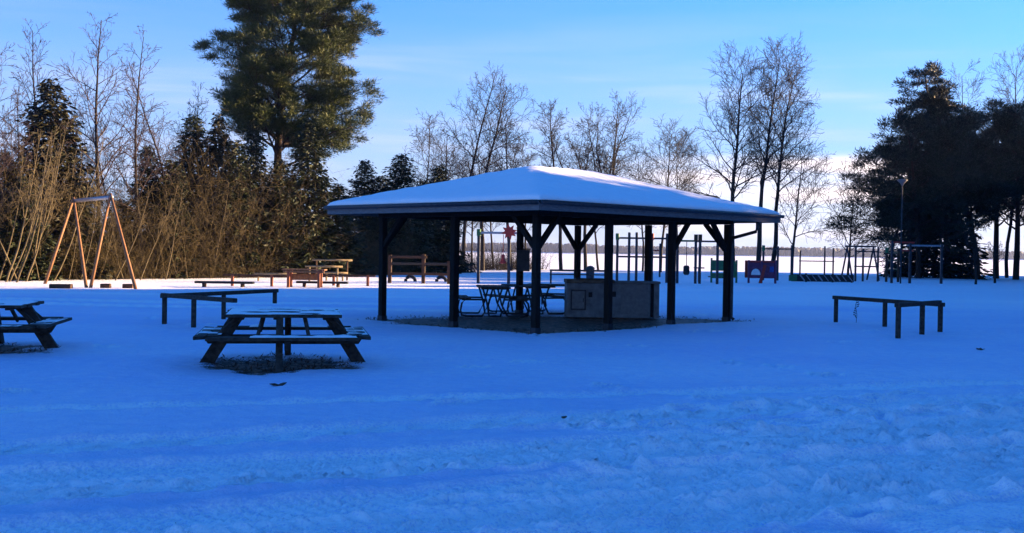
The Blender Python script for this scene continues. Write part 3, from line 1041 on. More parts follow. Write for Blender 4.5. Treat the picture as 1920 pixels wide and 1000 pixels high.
def spruce(label, px, d, top, ratio, kind=0, mat='spruce_needles', group=None, dens=1.0, name='spruce_tree', xy=None, Ht=None, seed=0, cat='tree'):
    """ratio = crown radius / height"""
    x = at(px, d) if xy is None else xy[0]
    d = d if xy is None else xy[1]
    Ht = up(px, top, d) if Ht is None else Ht
    key = (kind, mat, dens)
    if key not in SPR:
        sg, (V, q) = spruce_mesh(100 + kind * 7, 9.0, 9.0 * 0.26, 0.3, dens)
        Vt, qt = tube_mesh(sg, 5)
        tr = from_arrays('trunk', Vt, qt, M['bark'], None, True)
        cr = from_arrays('crown', V, q, M[mat])
        SPR[key] = (tr.data, cr.data)
        bpy.data.objects.remove(tr); bpy.data.objects.remove(cr)
    t = thing(name, label, cat, (x, d, gz(x, d)), (px * 1.7 + seed) % 6.28, group)
    k = Ht / 9.0
    t.scale = (k * ratio / 0.26, k * ratio / 0.26, k)
    for nm, me in zip(('trunk', 'crown'), SPR[key]):
        o = bpy.data.objects.new(nm, me)
        COL.objects.link(o)
        o.parent = t
    return t


def clumps(tips, g, n_per, rad, nl, nw, updir=0.35):
    """pine foliage: bursts of long needles round each tip"""
    T = np.array([t[:6] for t in tips])
    k = len(T)
    C0 = np.repeat(T[:, :3], n_per, 0)
    D0 = np.repeat(T[:, 3:6], n_per, 0)
    m = len(C0)
    off = g.normal(0, 1, (m, 3)) * rad * np.array([0.6, 0.6, 0.28])
    dirs = unit(unit(off) * 0.8 + D0 * 0.5 + g.normal(0, 0.45, (m, 3)) + np.array([0, 0, updir]))
    ln = g.uniform(0.6, 1.2, m) * nl
    wv = unit(np.cross(dirs, g.normal(0, 1, (m, 3))))
    return rhombi(C0 + off + dirs * (ln * 0.5)[:, None], dirs * ln[:, None], wv * (g.uniform(0.6, 1.3, m) * nw)[:, None])


def pine(label, px, d, top, seed, L1, start, prof, n1=26, r=0.30, n_per=34, rad=0.36, name='pine_tree', lean=(0, 0), dz=0.0, side_bias=0.0, mat='pine_needles', group=None, nl=0.17, nw=0.030, bend=0.03, lower=None, along=0.35):
    R_ = random.Random(seed)
    g = np.random.default_rng(seed)
    x = at(px, d)
    Ht = up(px, top, d)
    t = thing(name, label, 'tree', (x, d, gz(x, d)), 0, group)
    cfg = dict(nseg=[14, 6, 4, 3], wob=[bend, 0.12, 0.18, 0.2], trop=[0.03, 0.05, 0.06, 0.06], taper=[0.2, 0.22, 0.3, 0.5], rmin=0.012,
               nch=[n1, 8, 5], lref=[1, L1 * 0.7, L1 * 0.35], start=[start, 0.28, 0.25], ang=[72, 45, 40], L1=L1, prof=prof, ratio=[0, 0.5, 0.5], rr=[0.42, 0.6, 0.6])
    segs, tips = [], []
    grow(R_, (0, 0, -0.1), (lean[0], lean[1], 1), Ht * 0.97, r, 0, cfg, segs, tips)
    if lower:
        for (z, a, l, el) in lower:
            dv = (math.cos(a) * math.cos(el), math.sin(a) * math.cos(el), math.sin(el))
            tk = min(segs[:14], key=lambda s_: abs(s_[2] - z))
            grow(R_, tk[:3], dv, l, 0.09, 1, cfg, segs, tips)
    V, q = tube_mesh(segs, 6)
    from_arrays('trunk', V, q, M['pine_bark'], t, True)
    tp = [a for a in tips if a[6] >= 1] + [(*s_[3:6], *unit(np.array([[s_[3]-s_[0], s_[4]-s_[1], s_[5]-s_[2]]]))[0], 2) for s_ in segs if s_[8] >= 2 and g.random() < along]
    V, q = clumps(tp, g, n_per, rad, nl, nw)
    from_arrays('crown', V, q, M[mat], t)
    return t


# --- left: big pine
pine('huge pine with a broad crown reaching past the top of the picture', 530, 66, -75, 12, 4.0, 0.38,
     lambda t: 0.85 + 0.3 * math.sin(math.pi * min(1, (t - 0.4) / 0.6)) - 0.35 * max(0, (t - 0.85) / 0.15), n1=54, r=0.34, n_per=64, rad=0.32, nl=0.15, nw=0.015, along=0.28,
     lower=[(7.4, 0.1, 4.4, -0.02), (8.2, -0.3, 5.6, 0.05), (6.9, -0.5, 4.0, -0.10), (8.6, 0.3, 5.4, 0.05), (9.0, 3.0, 3.4, 0.0)])

# --- left: spruces in the thicket
spruce('broad dark spruce at the far left behind the tall bare sapling', 92, 52, 150, 0.28, 0, 'brown_needles')
spruce('small brownish spruce between the swing frame and the bushes', 275, 57, 275, 0.24, 1, 'spruce_needles')
spruce('dark spruce with a pointed top left of its twin beside the big pine', 360, 61, 213, 0.24, 2, 'spruce_needles')
spruce('brownish spruce with a pointed top right of its twin beside the big pine', 407, 62, 213, 0.21, 0, 'brown_needles')
spruce('dark green spruce just left of the big pine trunk', 472, 63, 224, 0.20, 1)
spruce('wide dark green spruce in front of the big pine trunk', 575, 62.5, 222, 0.26, 2)
spruce('lower green spruce by the left eave of the pavilion', 632, 64, 345, 0.36, 0)
spruce('slender spruce rising just beyond the left end of the pavilion roof', 682, 74, 302, 0.30, 1)
spruce('green spruce rising beyond the left half of the pavilion roof', 750, 74, 288, 0.34, 2)
spruce('small dark spruce behind the roof next to the bare trees', 822, 78, 310, 0.30, 0)
spruce('dark spruce filling the gap between the slender one and the wide one beyond the roof', 716, 78, 330, 0.36, 0)
spruce('dark spruce between the wide one beyond the roof and the bare trees', 790, 80, 340, 0.36, 1)
spruce('dark low spruce under the eave seen behind the tyres', 712, 70, 395, 0.36, 1)
spruce('dark spruce at the left edge behind the leaning saplings', 8, 51, 285, 0.24, 1, 'spruce_needles')

spruce('low dark spruce in the bushes between the broad spruce and the swing frame', 138, 52.5, 330, 0.34, 2)
spruce('dark spruce in the bushes right of the swing frame', 318, 57, 300, 0.30, 0)
spruce('dark spruce in the bushes between the two spruce tips and the pine trunk', 440, 59.5, 262, 0.26, 2)
spruce('low dark spruce at the foot of the big pine', 522, 61, 300, 0.34, 1)
spruce('low dark spruce at the far left in front of the bare trees', 42, 49, 330, 0.32, 2)
spruce('low dark spruce behind the swing frame top beam', 225, 56, 375, 0.40, 1)

# --- left: tall bare trees
lk = dict(n1=28, n2=9, n3=6, start=0.26, ang=52, up1=0.035, shape='tall', rmin=0.008)
bare_tree('birch_tree', 'tall bare tree rising between the two left spruces above the swing frame', 180, 53, -12, 3.0, 31, lk, r=0.13, twig='twig_blue')
bare_tree('birch_tree', 'slim bare tree right of the tallest one over the bushes', 263, 55, 45, 2.5, 32, lk, r=0.11, twig='twig_blue')
bare_tree('birch_tree', 'bare tree standing behind the broad spruce at the far left', 66, 52, 15, 2.5, 33, lk, r=0.10, twig='twig_blue')
bare_tree('birch_tree', 'thin bare tree by the left edge of the big pine crown', 332, 58, 95, 2.2, 34, lk, r=0.09, twig='twig_blue')
bare_tree('birch_tree', 'low bare tree with purplish twigs at the left edge', 8, 49, 75, 2.4, 35, lk, r=0.09, twig='twig_blue')
for k, (px, d, top, sp) in enumerate(((125, 58, 150, 2.0), (222, 60, 150, 2.0), (300, 62, 165, 2.0), (380, 64, 150, 1.8), (35, 56, 140, 2.0), (160, 61, 200, 2.0), (345, 66, 190, 2.2))):
    bare_tree('birch_tree', 'thin bare tree with purplish twigs in the row behind the left bushes', px, d, top, sp, 50 + k, lk, r=0.07, twig='twig_blue', group='thin bare trees behind the left bushes')

# --- leaning saplings along the edge of the bushes
R0 = random.Random(77)
sap_base = []
sk = dict(n1=10, n2=4, n3=3, start=0.35, ang=34, up1=0.10, shape='tall', rmin=0.006, tr0=0.075)
for k in range(7):
    protos = bare_tree('sapling', 'leaning pale bare sapling at the edge of the brown bushes', 100, 45, 300 - 20 * (k % 3), 1.0, 200 + k, sk, r=0.028 + 0.003 * (k % 4), bark='sapling', twig='sapling', lean=(0.28 + 0.12 * (k % 3), 0.05), group='leaning saplings along the brown bushes', cat='sapling')
    sap_base.append(protos)
spots = [(-4, 47.5), (16, 47), (30, 46), (48, 47.5), (75, 48), (98, 49), (128, 50), (150, 50.5), (185, 51.5), (215, 51), (232, 52.5), (262, 52), (285, 54), (310, 53.5), (335, 55), (352, 55),
         (372, 56.5), (395, 57), (420, 57.5), (446, 58), (470, 59.5), (500, 60), (528, 61), (60, 50), (110, 52), (245, 55), (320, 57),
         (-20, 47), (5, 48.5), (24, 48), (40, 49), (55, 48.5), (68, 49.5), (86, 50), (104, 50.5), (118, 51), (138, 51.5), (160, 52), (172, 53), (200, 53.5), (360, 58), (408, 59), (435, 60), (482, 61), (-12, 46.5), (10, 46.5), (36, 47.2)]
for k, (px, d) in enumerate(spots):
    o = sap_base[k] if k < len(sap_base) else copy_tree(sap_base[k % len(sap_base)])
    x = at(px, d)
    s = R0.uniform(0.75, 1.25) * (1.15 if px < 120 else 0.85)
    o.location = (x, d, gz(x, d))
    o.scale = (s, s, s)
    o.rotation_euler = (0, 0, R0.uniform(-0.7, 0.9) if R0.random() < 0.75 else R0.uniform(2, 4))


# --- the brown thicket: uncountable stems, one object
def thicket(name, label, line, n_, hmin, hmax, depth, mat, seed, rad=0.009, twigs=3, hprof=None):
    g = np.random.default_rng(seed)
    t = g.random(n_)
    pts = np.array(line)
    seg = np.minimum((t * (len(pts) - 1)).astype(int), len(pts) - 2)
    f = t * (len(pts) - 1) - seg
    P = pts[seg] + (pts[seg + 1] - pts[seg]) * f[:, None]
    nrm = np.array([-(pts[-1] - pts[0])[1], (pts[-1] - pts[0])[0]])
    nrm = nrm / np.linalg.norm(nrm)
    P = P + nrm * (g.random(n_) * depth)[:, None] + g.normal(0, 0.2, (n_, 2))
    h = hmin + (hmax - hmin) * g.random(n_) ** 1.3
    h *= 0.65 + 1.2 * (fbm(P[:, 0] * 0.45, P[:, 1] * 0.45, seed, 3) + 0.42)
    if hprof is not None: h *= hprof(t)
    az_ = g.uniform(0, 6.283, n_)
    lean = g.uniform(0.05, 0.55, n_)
    lx, ly = np.cos(az_) * lean, np.sin(az_) * lean
    segs = []
    p = np.stack([P[:, 0], P[:, 1], np.full(n_, -0.1)], -1)
    d = np.stack([lx * 0.6, ly * 0.6, np.ones(n_)], -1)
    r = rad * g.uniform(0.7, 1.5, n_)
    ns = 4
    out = []
    for i in range(ns):
        d = unit(d + np.stack([lx * 0.35, ly * 0.35, np.zeros(n_)], -1) + g.normal(0, 0.16, (n_, 3)))
        q = p + d * (h / ns)[:, None]
        r0_, r1_ = r * (1 - 0.8 * i / ns), r * (1 - 0.8 * (i + 1) / ns)
        out.append(np.concatenate([p, q, r0_[:, None], r1_[:, None]], 1))
        for k in range(twigs):
            b = p + (q - p) * g.random((n_, 1))
            td = unit(d * 0.5 + g.normal(0, 0.8, (n_, 3)))
            tl = g.uniform(0.25, 0.7, n_) * (0.5 + 0.15 * h)
            out.append(np.concatenate([b, b + td * tl[:, None], np.full((n_, 1), rad * 0.55), np.full((n_, 1), rad * 0.3)], 1))
        p = q
    V, q = tube_mesh(np.concatenate(out), 3)
    o = from_arrays(name, V, q, M[mat])
    return ident(o, label, 'bushes', None, 'stuff')


LINE = [(-26.5, 45), (-22.5, 47.5), (-17.5, 53.5), (-12, 60), (-9.0, 66), (-6.5, 71)]
thicket('thicket', 'dense brown leafless bushes along the left side of the snowfield', LINE, 3800, 1.8, 6.0, 5.0, 'brush', 5, 0.010, 5, lambda t: np.interp(t, [0, .2, .3, .40, .46, .58, .66, .8, 1], [1.0, 0.95, 0.8, 0.8, 1.15, 1.15, 0.7, 0.5, 0.5]))
thicket('undergrowth', 'low rusty undergrowth at the foot of the leafless bushes', LINE, 3000, 0.6, 2.0, 3.0, 'brush', 6, 0.009, 3)
thicket('shore_scrub', 'low dark scrub along the lake shore behind the playground', [(-6.0, 86), (0.0, 92), (3.5, 98)], 900, 0.5, 2.2, 4.0, 'twig', 7, 0.012, 3)

# --- bare trees between playground and lake
mk = dict(n1=24, n2=9, n3=7, start=0.30, ang=58, up1=0.045, shape='round', rmin=0.010)
vk = dict(n1=20, n2=9, n3=7, start=0.36, ang=52, up1=0.05, shape='vase', rmin=0.010)
MIDG = None
bare_tree('bare_tree', 'tall wispy bare tree, first of the row seen over the left roof slope', 868, 90, 122, 2.8, 301, mk, r=0.17)
bare_tree('bare_tree', 'tall bare tree with a forked top over the left roof slope', 905, 88, 145, 2.7, 302, dict(mk, start=0.40), r=0.19, stems=1, lean=(0.04, 0))
bare_tree('bare_tree', 'low thin bare tree rising beside the small dark spruce', 806, 92, 215, 2.3, 303, mk, r=0.11)
bare_tree('bare_tree', 'dense dark bare tree with a low crown behind the roof peak', 958, 90, 222, 2.1, 304, dict(mk, n1=26, n3=8, start=0.35), r=0.17)
bare_tree('bare_tree', 'upright bare tree with a dense oval crown right of the roof peak', 1052, 92, 186, 1.8, 305, dict(mk, n1=26, n2=10, n3=8, start=0.42), r=0.17)
bare_tree('bare_tree', 'spreading bare tree with a rounded crown over the right roof slope', 1142, 88, 180, 3.5, 306, dict(vk, n1=20), r=0.20, fork=0.34, nlimb=5)
bare_tree('bare_tree', 'bare tree with crooked limbs left of the spreading one', 1098, 90, 200, 2.1, 307, vk, r=0.16, fork=0.35, nlimb=4)
bare_tree('bare_tree', 'low bushy bare tree behind the middle of the right roof slope', 1238, 93, 240, 3.0, 308, dict(mk, start=0.3), r=0.13)
bare_tree('bare_tree', 'smaller bare tree filling the gap beside the low bushy one', 1205, 95, 275, 2.0, 309, mk, r=0.10)
bare_tree('bare_tree', 'large bare tree with a fine rounded crown rising behind the right corner post', 1376, 82, 122, 4.0, 310, dict(vk, n1=32, n2=10, n3=8, start=0.34), r=0.22, lean=(-0.10, 0))
bare_tree('bare_tree', 'tallest bare tree of the shore row with a straight dark trunk', 1422, 82, 104, 3.3, 311, dict(vk, n1=30, n2=10, n3=8, start=0.40, ang=50, up1=0.02), r=0.21)
bare_tree('bare_tree', 'bare tree with a leaning crown right of the tallest one', 1448, 84, 128, 3.6, 312, dict(vk, n1=28, n2=10, n3=8, start=0.40, up1=0.02), r=0.20, lean=(0.06, 0))
bare_tree('bare_tree', 'small pale bare tree standing clear in front of the bright cloud', 1484, 80, 270, 2.8, 313, dict(mk, n1=18, start=0.25), r=0.12)
bare_tree('bare_tree', 'slender bare tree seen through the pavilion at its left end', 838, 94, 240, 2.2, 314, mk, r=0.14)
bare_tree('bare_tree', 'thin bare tree seen between the roof peak trees', 985, 96, 260, 2.0, 315, mk, r=0.11)
bare_tree('bare_tree', 'low twiggy tree on the shore left of the dark pines', 1590, 84, 335, 2.8, 316, dict(mk, start=0.2), r=0.10)
for k, (px, d) in enumerate(((885, 96), (925, 97), (858, 95), (1122, 95), (1270, 96))):
    bare_tree('bare_tree', 'thin bare tree of the shore row hidden above by the pavilion roof', px, d, 300 - 9 * k if k < 4 else 268, 2.4 if k < 4 else 3.2, 330 + k, mk, r=0.11, lean=(0.05 * (-1) ** k, 0), group='thin shore trees behind the roof')

# --- right: dark pine cluster
rp = lambda t: 1.1 - 0.8 * max(0, (t - 0.25) / 0.75) ** 1.2
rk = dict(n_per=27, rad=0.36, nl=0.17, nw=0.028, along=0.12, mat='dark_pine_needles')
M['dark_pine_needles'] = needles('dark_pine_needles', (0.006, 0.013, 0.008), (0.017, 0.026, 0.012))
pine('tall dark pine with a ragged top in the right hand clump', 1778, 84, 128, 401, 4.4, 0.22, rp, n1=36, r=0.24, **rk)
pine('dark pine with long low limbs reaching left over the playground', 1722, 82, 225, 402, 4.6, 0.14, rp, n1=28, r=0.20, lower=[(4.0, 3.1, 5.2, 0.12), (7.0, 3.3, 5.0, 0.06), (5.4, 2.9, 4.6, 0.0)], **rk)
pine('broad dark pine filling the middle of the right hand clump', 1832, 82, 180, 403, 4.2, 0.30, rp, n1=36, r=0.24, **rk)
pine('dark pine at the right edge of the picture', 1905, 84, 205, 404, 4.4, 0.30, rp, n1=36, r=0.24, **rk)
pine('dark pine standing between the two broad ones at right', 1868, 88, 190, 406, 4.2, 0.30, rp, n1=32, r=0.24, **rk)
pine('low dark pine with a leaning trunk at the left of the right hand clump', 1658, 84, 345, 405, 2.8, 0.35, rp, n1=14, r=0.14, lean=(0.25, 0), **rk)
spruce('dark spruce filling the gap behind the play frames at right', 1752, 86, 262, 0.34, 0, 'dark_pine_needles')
bare_tree('bare_tree', 'bare tree top showing above the dark pines at far right', 1888, 92, 102, 3.2, 411, dict(vk, n1=22, start=0.5), r=0.16)
bare_tree('bare_tree', 'thin bare tree poking up behind the tallest dark pine', 1822, 94, 128, 2.4, 412, dict(vk, n1=16, start=0.5), r=0.12)
bare_tree('bare_tree', 'thin bare twigs left of the tallest dark pine', 1690, 90, 232, 2.2, 413, dict(vk, n1=14, start=0.5), r=0.09)
for k, (px, py) in enumerate(((1830, 533), (1866, 531))):
    x, d = ground(px, py)
    d = min(d, 78)
    bare_tree('bare_tree', ('small dark bare tree standing alone before the right hand pines, left of a pair', 'small dark bare tree standing alone before the right hand pines, right of a pair')[k], px, d, 452 + 8 * k, 1.0, 420 + k, dict(vk, n1=10, n2=5, n3=4, start=0.45), r=0.08, group='dark trunks before the right hand pines')

# --- wood beyond the right edge of the picture; it throws the long shade over the snow
g = np.random.default_rng(21)
WOODS = []
for row in range(6):
    for k in range(20):
        y = -8 + 72 * k / 19 + g.uniform(-1.5, 1.5)
        x = 33 + 5.0 * row + g.uniform(-1.6, 1.6)
        lane = y - 0.364 * x                      # offset across the sun's direction
        if lane > 32.5 + 0.0 * x or x < 0.47 * y + 5: continue
        hgt = g.uniform(15, 19)
        rl = y - 0.364 * x - 25.0
        if -2.2 < rl < 3.0: hgt = 8.0 + 0.17 * (x - 33)  # cut low along this line so sun reaches the roof ridge
        WOODS.append((x, y, hgt))
for row in range(2):  # unseen tall trees added to keep sun off the right hand pines
    for k in range(8):
        lane = 67.5 + 11 * k / 7 + g.uniform(-0.6, 0.6)
        x = 50 + 5 * row + g.uniform(-1.2, 1.2)
        WOODS.append((x, lane + 0.364 * x, 17.0 * g.uniform(0.92, 1.08)))
for row in range(3):                              # unseen lower trees, heights set to shade the playground, not the strip
    for k in range(14):
        lane = 32.5 + 31 * k / 13 + g.uniform(-0.8, 0.8)
        x = 42 + 4.5 * row + g.uniform(-1.2, 1.2)
        y = lane + 0.364 * x
        if x < 0.47 * y + 4.5: continue
        hgt = (15.5 if lane < 46 else 8.2) * g.uniform(0.92, 1.08) + 0.17 * (x - 40)
        WOODS.append((x, y, hgt))
for k in range(18):                               # unseen grove on the lake shore, added to shade the ground there
    lane = 72 + 22 * k / 17
    x = 66 + g.uniform(-5, 5)
    WOODS.append((x, lane + 0.364 * x, g.uniform(12, 15)))
for x, y, hgt in WOODS:
    spruce('tall spruce in the wood beyond the right edge of the picture', x * 10, y, 0, g.uniform(0.2, 0.26) if hgt > 11 else 0.3, int(g.integers(0, 3)), 'spruce_needles', 'spruces of the wood at the right', xy=(x, y), Ht=float(hgt), seed=int(y))


# ------------------------------------------------------------------ playground and other fixtures
def P(px, py):
    x, d = ground(px, py)
    return Vector((x, d, 0))


def zz(px, py, d):
    return up(px, py, d)


def frame(name, label, cat, post_px, base_y, bars, tops, w=0.13, mats=('dark_steel', 'dark_steel'), caps=None, group=None, tube=False):
    """posts at pixel columns, bars = (px0, px1, py) horizontal bars at the same distance"""
    d = P(sum(post_px) / len(post_px), base_y).y
    c = Vector((at(post_px[0], d), d, 0))
    t = thing(name, label, cat, tuple(c), 0, group)
    for k, px in enumerate(post_px):
        x = at(px, d) - c.x
        tp = tops[k] if isinstance(tops, (list, tuple)) else tops
        z = zz(px, tp, d)
        MB().beam((x, 0, -0.15), (x, 0, z), w, w, (0, 1, 0), 0.12).build('post', M[mats[0]], t)
        if caps and k in caps:
            MB().beam((x, -0.004, z - 0.28), (x, -0.004, z + 0.06), w + 0.06, w + 0.06, (0, 1, 0), 0.2).build('post_cap', M[caps[k]], t)
    for (a, b, py, *m) in bars:
        z = zz((a + b) / 2, py, d)
        MB().beam((at(a, d) - c.x, 0.006, z), (at(b, d) - c.x, 0.006, z), w * 0.7, w * 0.75, (0, 0, 1), 0.15).build('bar', M[m[0] if m else mats[1]], t)
    return t, d, c


# wooden swing frame on the left
def a_frame_swing():
    d = 46.0
    pl, pr_ = (at(137, 46.5), 46.5, up(137, 377, 46.5)), (at(206, 43.5), 43.5, up(206, 370, 43.5))
    t = thing('swing_set', 'tall orange brown wooden swing frame of two A shaped ends before the bushes', 'swing set', (pl[0], pl[1], 0))
    o = Vector((pl[0], pl[1], 0))
    for (top, feet) in ((pl, ((82, 533), (162, 540))), (pr_, ((168, 540), (255, 542)))):
        for (px, py) in feet:
            f = P(px, py)
            f.z = -0.1
            MB().tube([f - o, Vector(top) - o + Vector((0, 0, 0.12))], 0.065, 10, r1=0.05).build('leg', M['orange_wood'], t, True)
    a, b = Vector(pl) - o, Vector(pr_) - o
    e = (b - a).normalized() * 0.12
    MB().tube([a - e, b + e], 0.075, 10).build('top_beam', M['steel'], t, True)
    return t


a_frame_swing()
for k, (px, py, w, lab) in enumerate(((113, 541, 0.75, 'dark timber sleeper lying left under the swing frame'), (197, 540, 0.34, 'short dark block on the snow between the swing legs'), (239, 540, 0.36, 'short dark block on the snow by the right swing leg'))):
    p = P(px, py)
    b = MB().beam((-w/2, 0, 0.07), (w/2, 0.05, 0.075), 0.3, 0.17, (0, 0, 1), 0.2).build('timber_block', M['brown_wood'])
    b.location = (p.x, p.y, gz(p.x, p.y))
    ident(b, lab, 'timber')

# red rails, table and low benches on the lit snow
frame('low_rail', 'low red post and brown board rail left of the red table', 'railing', [436, 510], 537, [(418, 551, 517, 'brown_wood')], 516, 0.11, ('red_wood', 'brown_wood'))
frame('low_rail', 'low red post and brown board rail right of the red table', 'railing', [626, 690], 537, [(606, 704, 517, 'brown_wood')], 516, 0.11, ('red_wood', 'brown_wood'))
tr, d, c = frame('red_table', 'orange red wooden table standing on the sunlit snow strip', 'table', [541, 598], 540, [(531, 608, 510, 'orange_wood')], 508, 0.11, ('red_wood', 'orange_wood'))
z = zz(570, 506, d)
x0, x1 = at(529, d) - c.x, at(609, d) - c.x
for k in range(4):
    MB().beam((x0, 0.0 + 0.17 * k, z), (x1, 0.0 + 0.17 * k, z), 0.15, 0.05).build('plank', M['orange_wood'], tr)
for px in (541, 598):
    x = at(px, d) - c.x
    MB().beam((x, 0.55, -0.1), (x, 0.55, z - 0.03), 0.10, 0.10, (0, 1, 0)).build('post', M['red_wood'], tr)
MB().beam((x0 + 0.3, 0.55, z - 0.3), (x1 - 0.3, 0.55, z - 0.3), 0.04, 0.26).build('panel', M['orange_wood'], tr)


def low_bench(px0, px1, py, base, label):
    d = P((px0 + px1) / 2, base).y
    x0, x1 = at(px0, d), at(px1, d)
    t = thing('low_bench', label, 'bench', ((x0 + x1) / 2, d, 0))
    h = (x1 - x0) / 2
    z = zz((px0 + px1) / 2, py, d)
    for k in range(2):
        MB().beam((-h, 0.17 * k, z), (h, 0.17 * k, z), 0.155, 0.09).build('plank', M['rubber'], t)
    for s in (-0.7, 0.62):
        MB().beam((h * s, 0.085, -0.1), (h * s, 0.085, z - 0.045), 0.1, 0.3, (0, 1, 0)).build('leg', M['brown_wood'], t)
    return t


low_bench(366, 475, 530, 539, 'long low black bench at the left end of the sunlit strip')
low_bench(556, 652, 530, 539, 'long low black bench before the red table')
for k, (a, b, py, lab) in enumerate(((476, 556, 514, 'pale timber rail behind the left red rail'), (572, 642, 500, 'pale upper timber rail behind the red table'), (604, 652, 512, 'pale lower timber rail right of the red table'), (585, 660, 488, 'pale thin rail in the bushes beside the spruce'))):
    d = 52.5 + k * 0.9
    t = thing('timber_rail', lab, 'railing', (at(a, d), d, 0))
    z = zz((a + b) / 2, py, d)
    x1 = at(b, d) - at(a, d)
    MB().tube([(0, 0, z), (x1, 0.1, z)], 0.045, 8).build('rail', M['pale_wood'], t, True)
    for x in (0.2, x1 - 0.25):
        MB().tube([(x, 0.07, -0.1), (x, 0.07, z - 0.03)], 0.045, 8).build('post', M['pale_wood' if k < 3 else 'brown_wood'], t, True)

# rail fence and half buried tyres seen under the left eave
frame('rail_fence', 'dark wooden fence with reddish rails behind the half buried tyres', 'fence', [731, 794, 842], 532, [(728, 800, 482, 'brown_wood'), (728, 850, 495, 'old_wood'), (728, 850, 514, 'brown_wood')], [478, 477, 490], 0.17, ('brown_wood', 'brown_wood'))
for px, lab in ((769, 'half buried tyre left of the thick fence post'), (827, 'half buried tyre right of the thick fence post')):
    p = P(px, 528)
    mb = MB()
    mb.tube([(0.235 * math.cos(a), 0, 0.235 * math.sin(a) - 0.0) for a in np.linspace(-0.35, math.pi + 0.35, 17)], 0.085, 8)
    o = mb.build('tyre', M['rubber'], None, True)
    o.location = (p.x, p.y, gz(p.x, p.y) + 0.02)
    ident(o, lab, 'tyre')

# balance beam with coloured post caps
tq, d, c = frame('play_beam', 'tall play frame with a green topped and a red topped post', 'play equipment', [897, 954], 531, [(893, 975, 437, 'steel')], 432, 0.15, ('dark_steel', 'steel'), {0: 'green'})
x = at(954, d) - c.x
z = zz(954, 435, d)
st = MB()
poly = []
for k in range(16):
    a = k * math.pi / 8 + 0.2
    r = 0.40 if k % 2 == 0 else 0.22
    poly.append((x + r * math.cos(a), 0, z + r * math.sin(a)))
st.prism(poly, (0, -0.14, 0), (0, -0.09, 0))
st.build('red_star', M['red'], tq)
sw = MB()
xs_ = at(943, d)
sw.tube([(0, 0, zz(943, 440, d)), (0, 0, 1.42)], 0.02, 6)
o = sw.build('rope_disc', M['red'])
sd = MB().lathe((0, 0, 1.0), [(0.05, 0.42), (0.10, 0.36), (0.09, 0.2), (0.16, 0.06), (0.17, 0.0), (0.10, -0.03)], 12).build('seat', M['red'], o, True)
o.location = (xs_, d, 0)
ident(o, 'small red hanging seat on a rope under the play frame beam', 'swing seat')

# climbing frames
frame('jungle_gym', 'dark climbing frame with two crossbars behind the barbecue', 'climbing frame', [1157, 1179, 1193, 1222, 1250], 531, [(1154, 1253, 447), (1157, 1250, 482)], [440, 436, 436, 440, 438], 0.13, ('dark_steel', 'dark_steel'), {0: 'green', 3: 'red'})
_, d, c = frame('jungle_gym', 'dark play frame with a green bar end left of the right corner post', 'climbing frame', [1270, 1304, 1312, 1345], 533, [(1268, 1306, 452, 'green'), (1306, 1347, 453)], [446, 442, 442, 446], 0.13, ('dark_steel', 'dark_steel'), {1: 'brown_wood', 2: 'brown_wood'})
sw = MB()
sw.tube([(0, 0, zz(1287, 452, d) - 0.03), (0, 0, 0.95)], 0.022, 6)
o = sw.build('rope_swing', M['dark_steel'])
MB().lathe((0, 0, 0.45), [(0.10, 0.52), (0.16, 0.45), (0.17, 0.12), (0.10, 0.02)], 10).build('seat', M['rubber'], o, True)
o.location = (at(1287, d), d, 0)
ident(o, 'dark bucket seat hanging on a rope from the green ended frame', 'swing seat')
p = P(1310, 528)
t = thing('small_play_table', 'small dark table between the posts of the play frame', 'table', (p.x, p.y, 0))
MB().beam((-0.28, 0, 0.78), (0.28, 0, 0.78), 0.4, 0.07).build('top', M['dark_steel'], t)
MB().beam((0, 0, -0.1), (0, 0, 0.75), 0.12, 0.12, (0, 1, 0)).build('leg', M['dark_steel'], t)

# green play wall
t, d, c = frame('play_house', 'small green panelled play house beside the right corner post', 'play house', [1334, 1345, 1381], 530, [], [484, 486, 488], 0.10, ('green', 'green'))
for (a, b, y0, y1, m) in ((1336, 1362, 488, 508, 'green'), (1336, 1362, 512, 522, 'green'), (1364, 1379, 490, 520, 'green')):
    z0, z1 = zz(a, y1, d), zz(a, y0, d)
    MB().beam((at(a, d) - c.x, 0.02, (z0+z1)/2), (at(b, d) - c.x, 0.02, (z0+z1)/2), 0.05, z1 - z0).build('panel', M[m], t)
MB().beam((at(1334, d) - c.x, 0.7, 0.3), (at(1381, d) - c.x, 0.7, 0.3), 0.8, 0.06).build('floor', M['brown_wood'], t)

# red and purple play car
t, d, c = frame('play_car', 'red and purple play car with a pale curved window on the snow', 'play equipment', [1404, 1428, 1454], 531, [], [488, 490, 488], 0.11, ('purple', 'purple'))
cx = at(1429, d) - c.x
hw_ = (at(1455, d) - at(1403, d)) / 2
mb = MB()
zt, zb = zz(1429, 489, d), zz(1429, 522, d)
arc = [(cx - hw_ * 0.62 * math.cos(a), 0, zb + (zt - zb) * 0.18 + (zt - zb) * 0.36 * math.sin(a)) for a in np.linspace(0, math.pi, 9)]
MB().beam((cx - hw_, 0.06, (zt + zb) / 2), (cx + hw_, 0.06, (zt + zb) / 2), 0.06, zt - zb).build('side_panel', M['purple'], t)
MB().prism([(p_[0] - hw_ * 0.35, p_[1], p_[2] - 0.05) if False else (cx - hw_ * 0.45 + (p_[0] - cx) * 0.55, 0, p_[2]) for p_ in arc], (0, -0.01, 0), (0, 0.028, 0)).build('window', M['white'], t)
MB().beam((cx - hw_, 0.0, zt - 0.06), (cx + hw_, 0.0, zt - 0.06), 0.1, 0.10).build('roof_edge', M['red'], t)
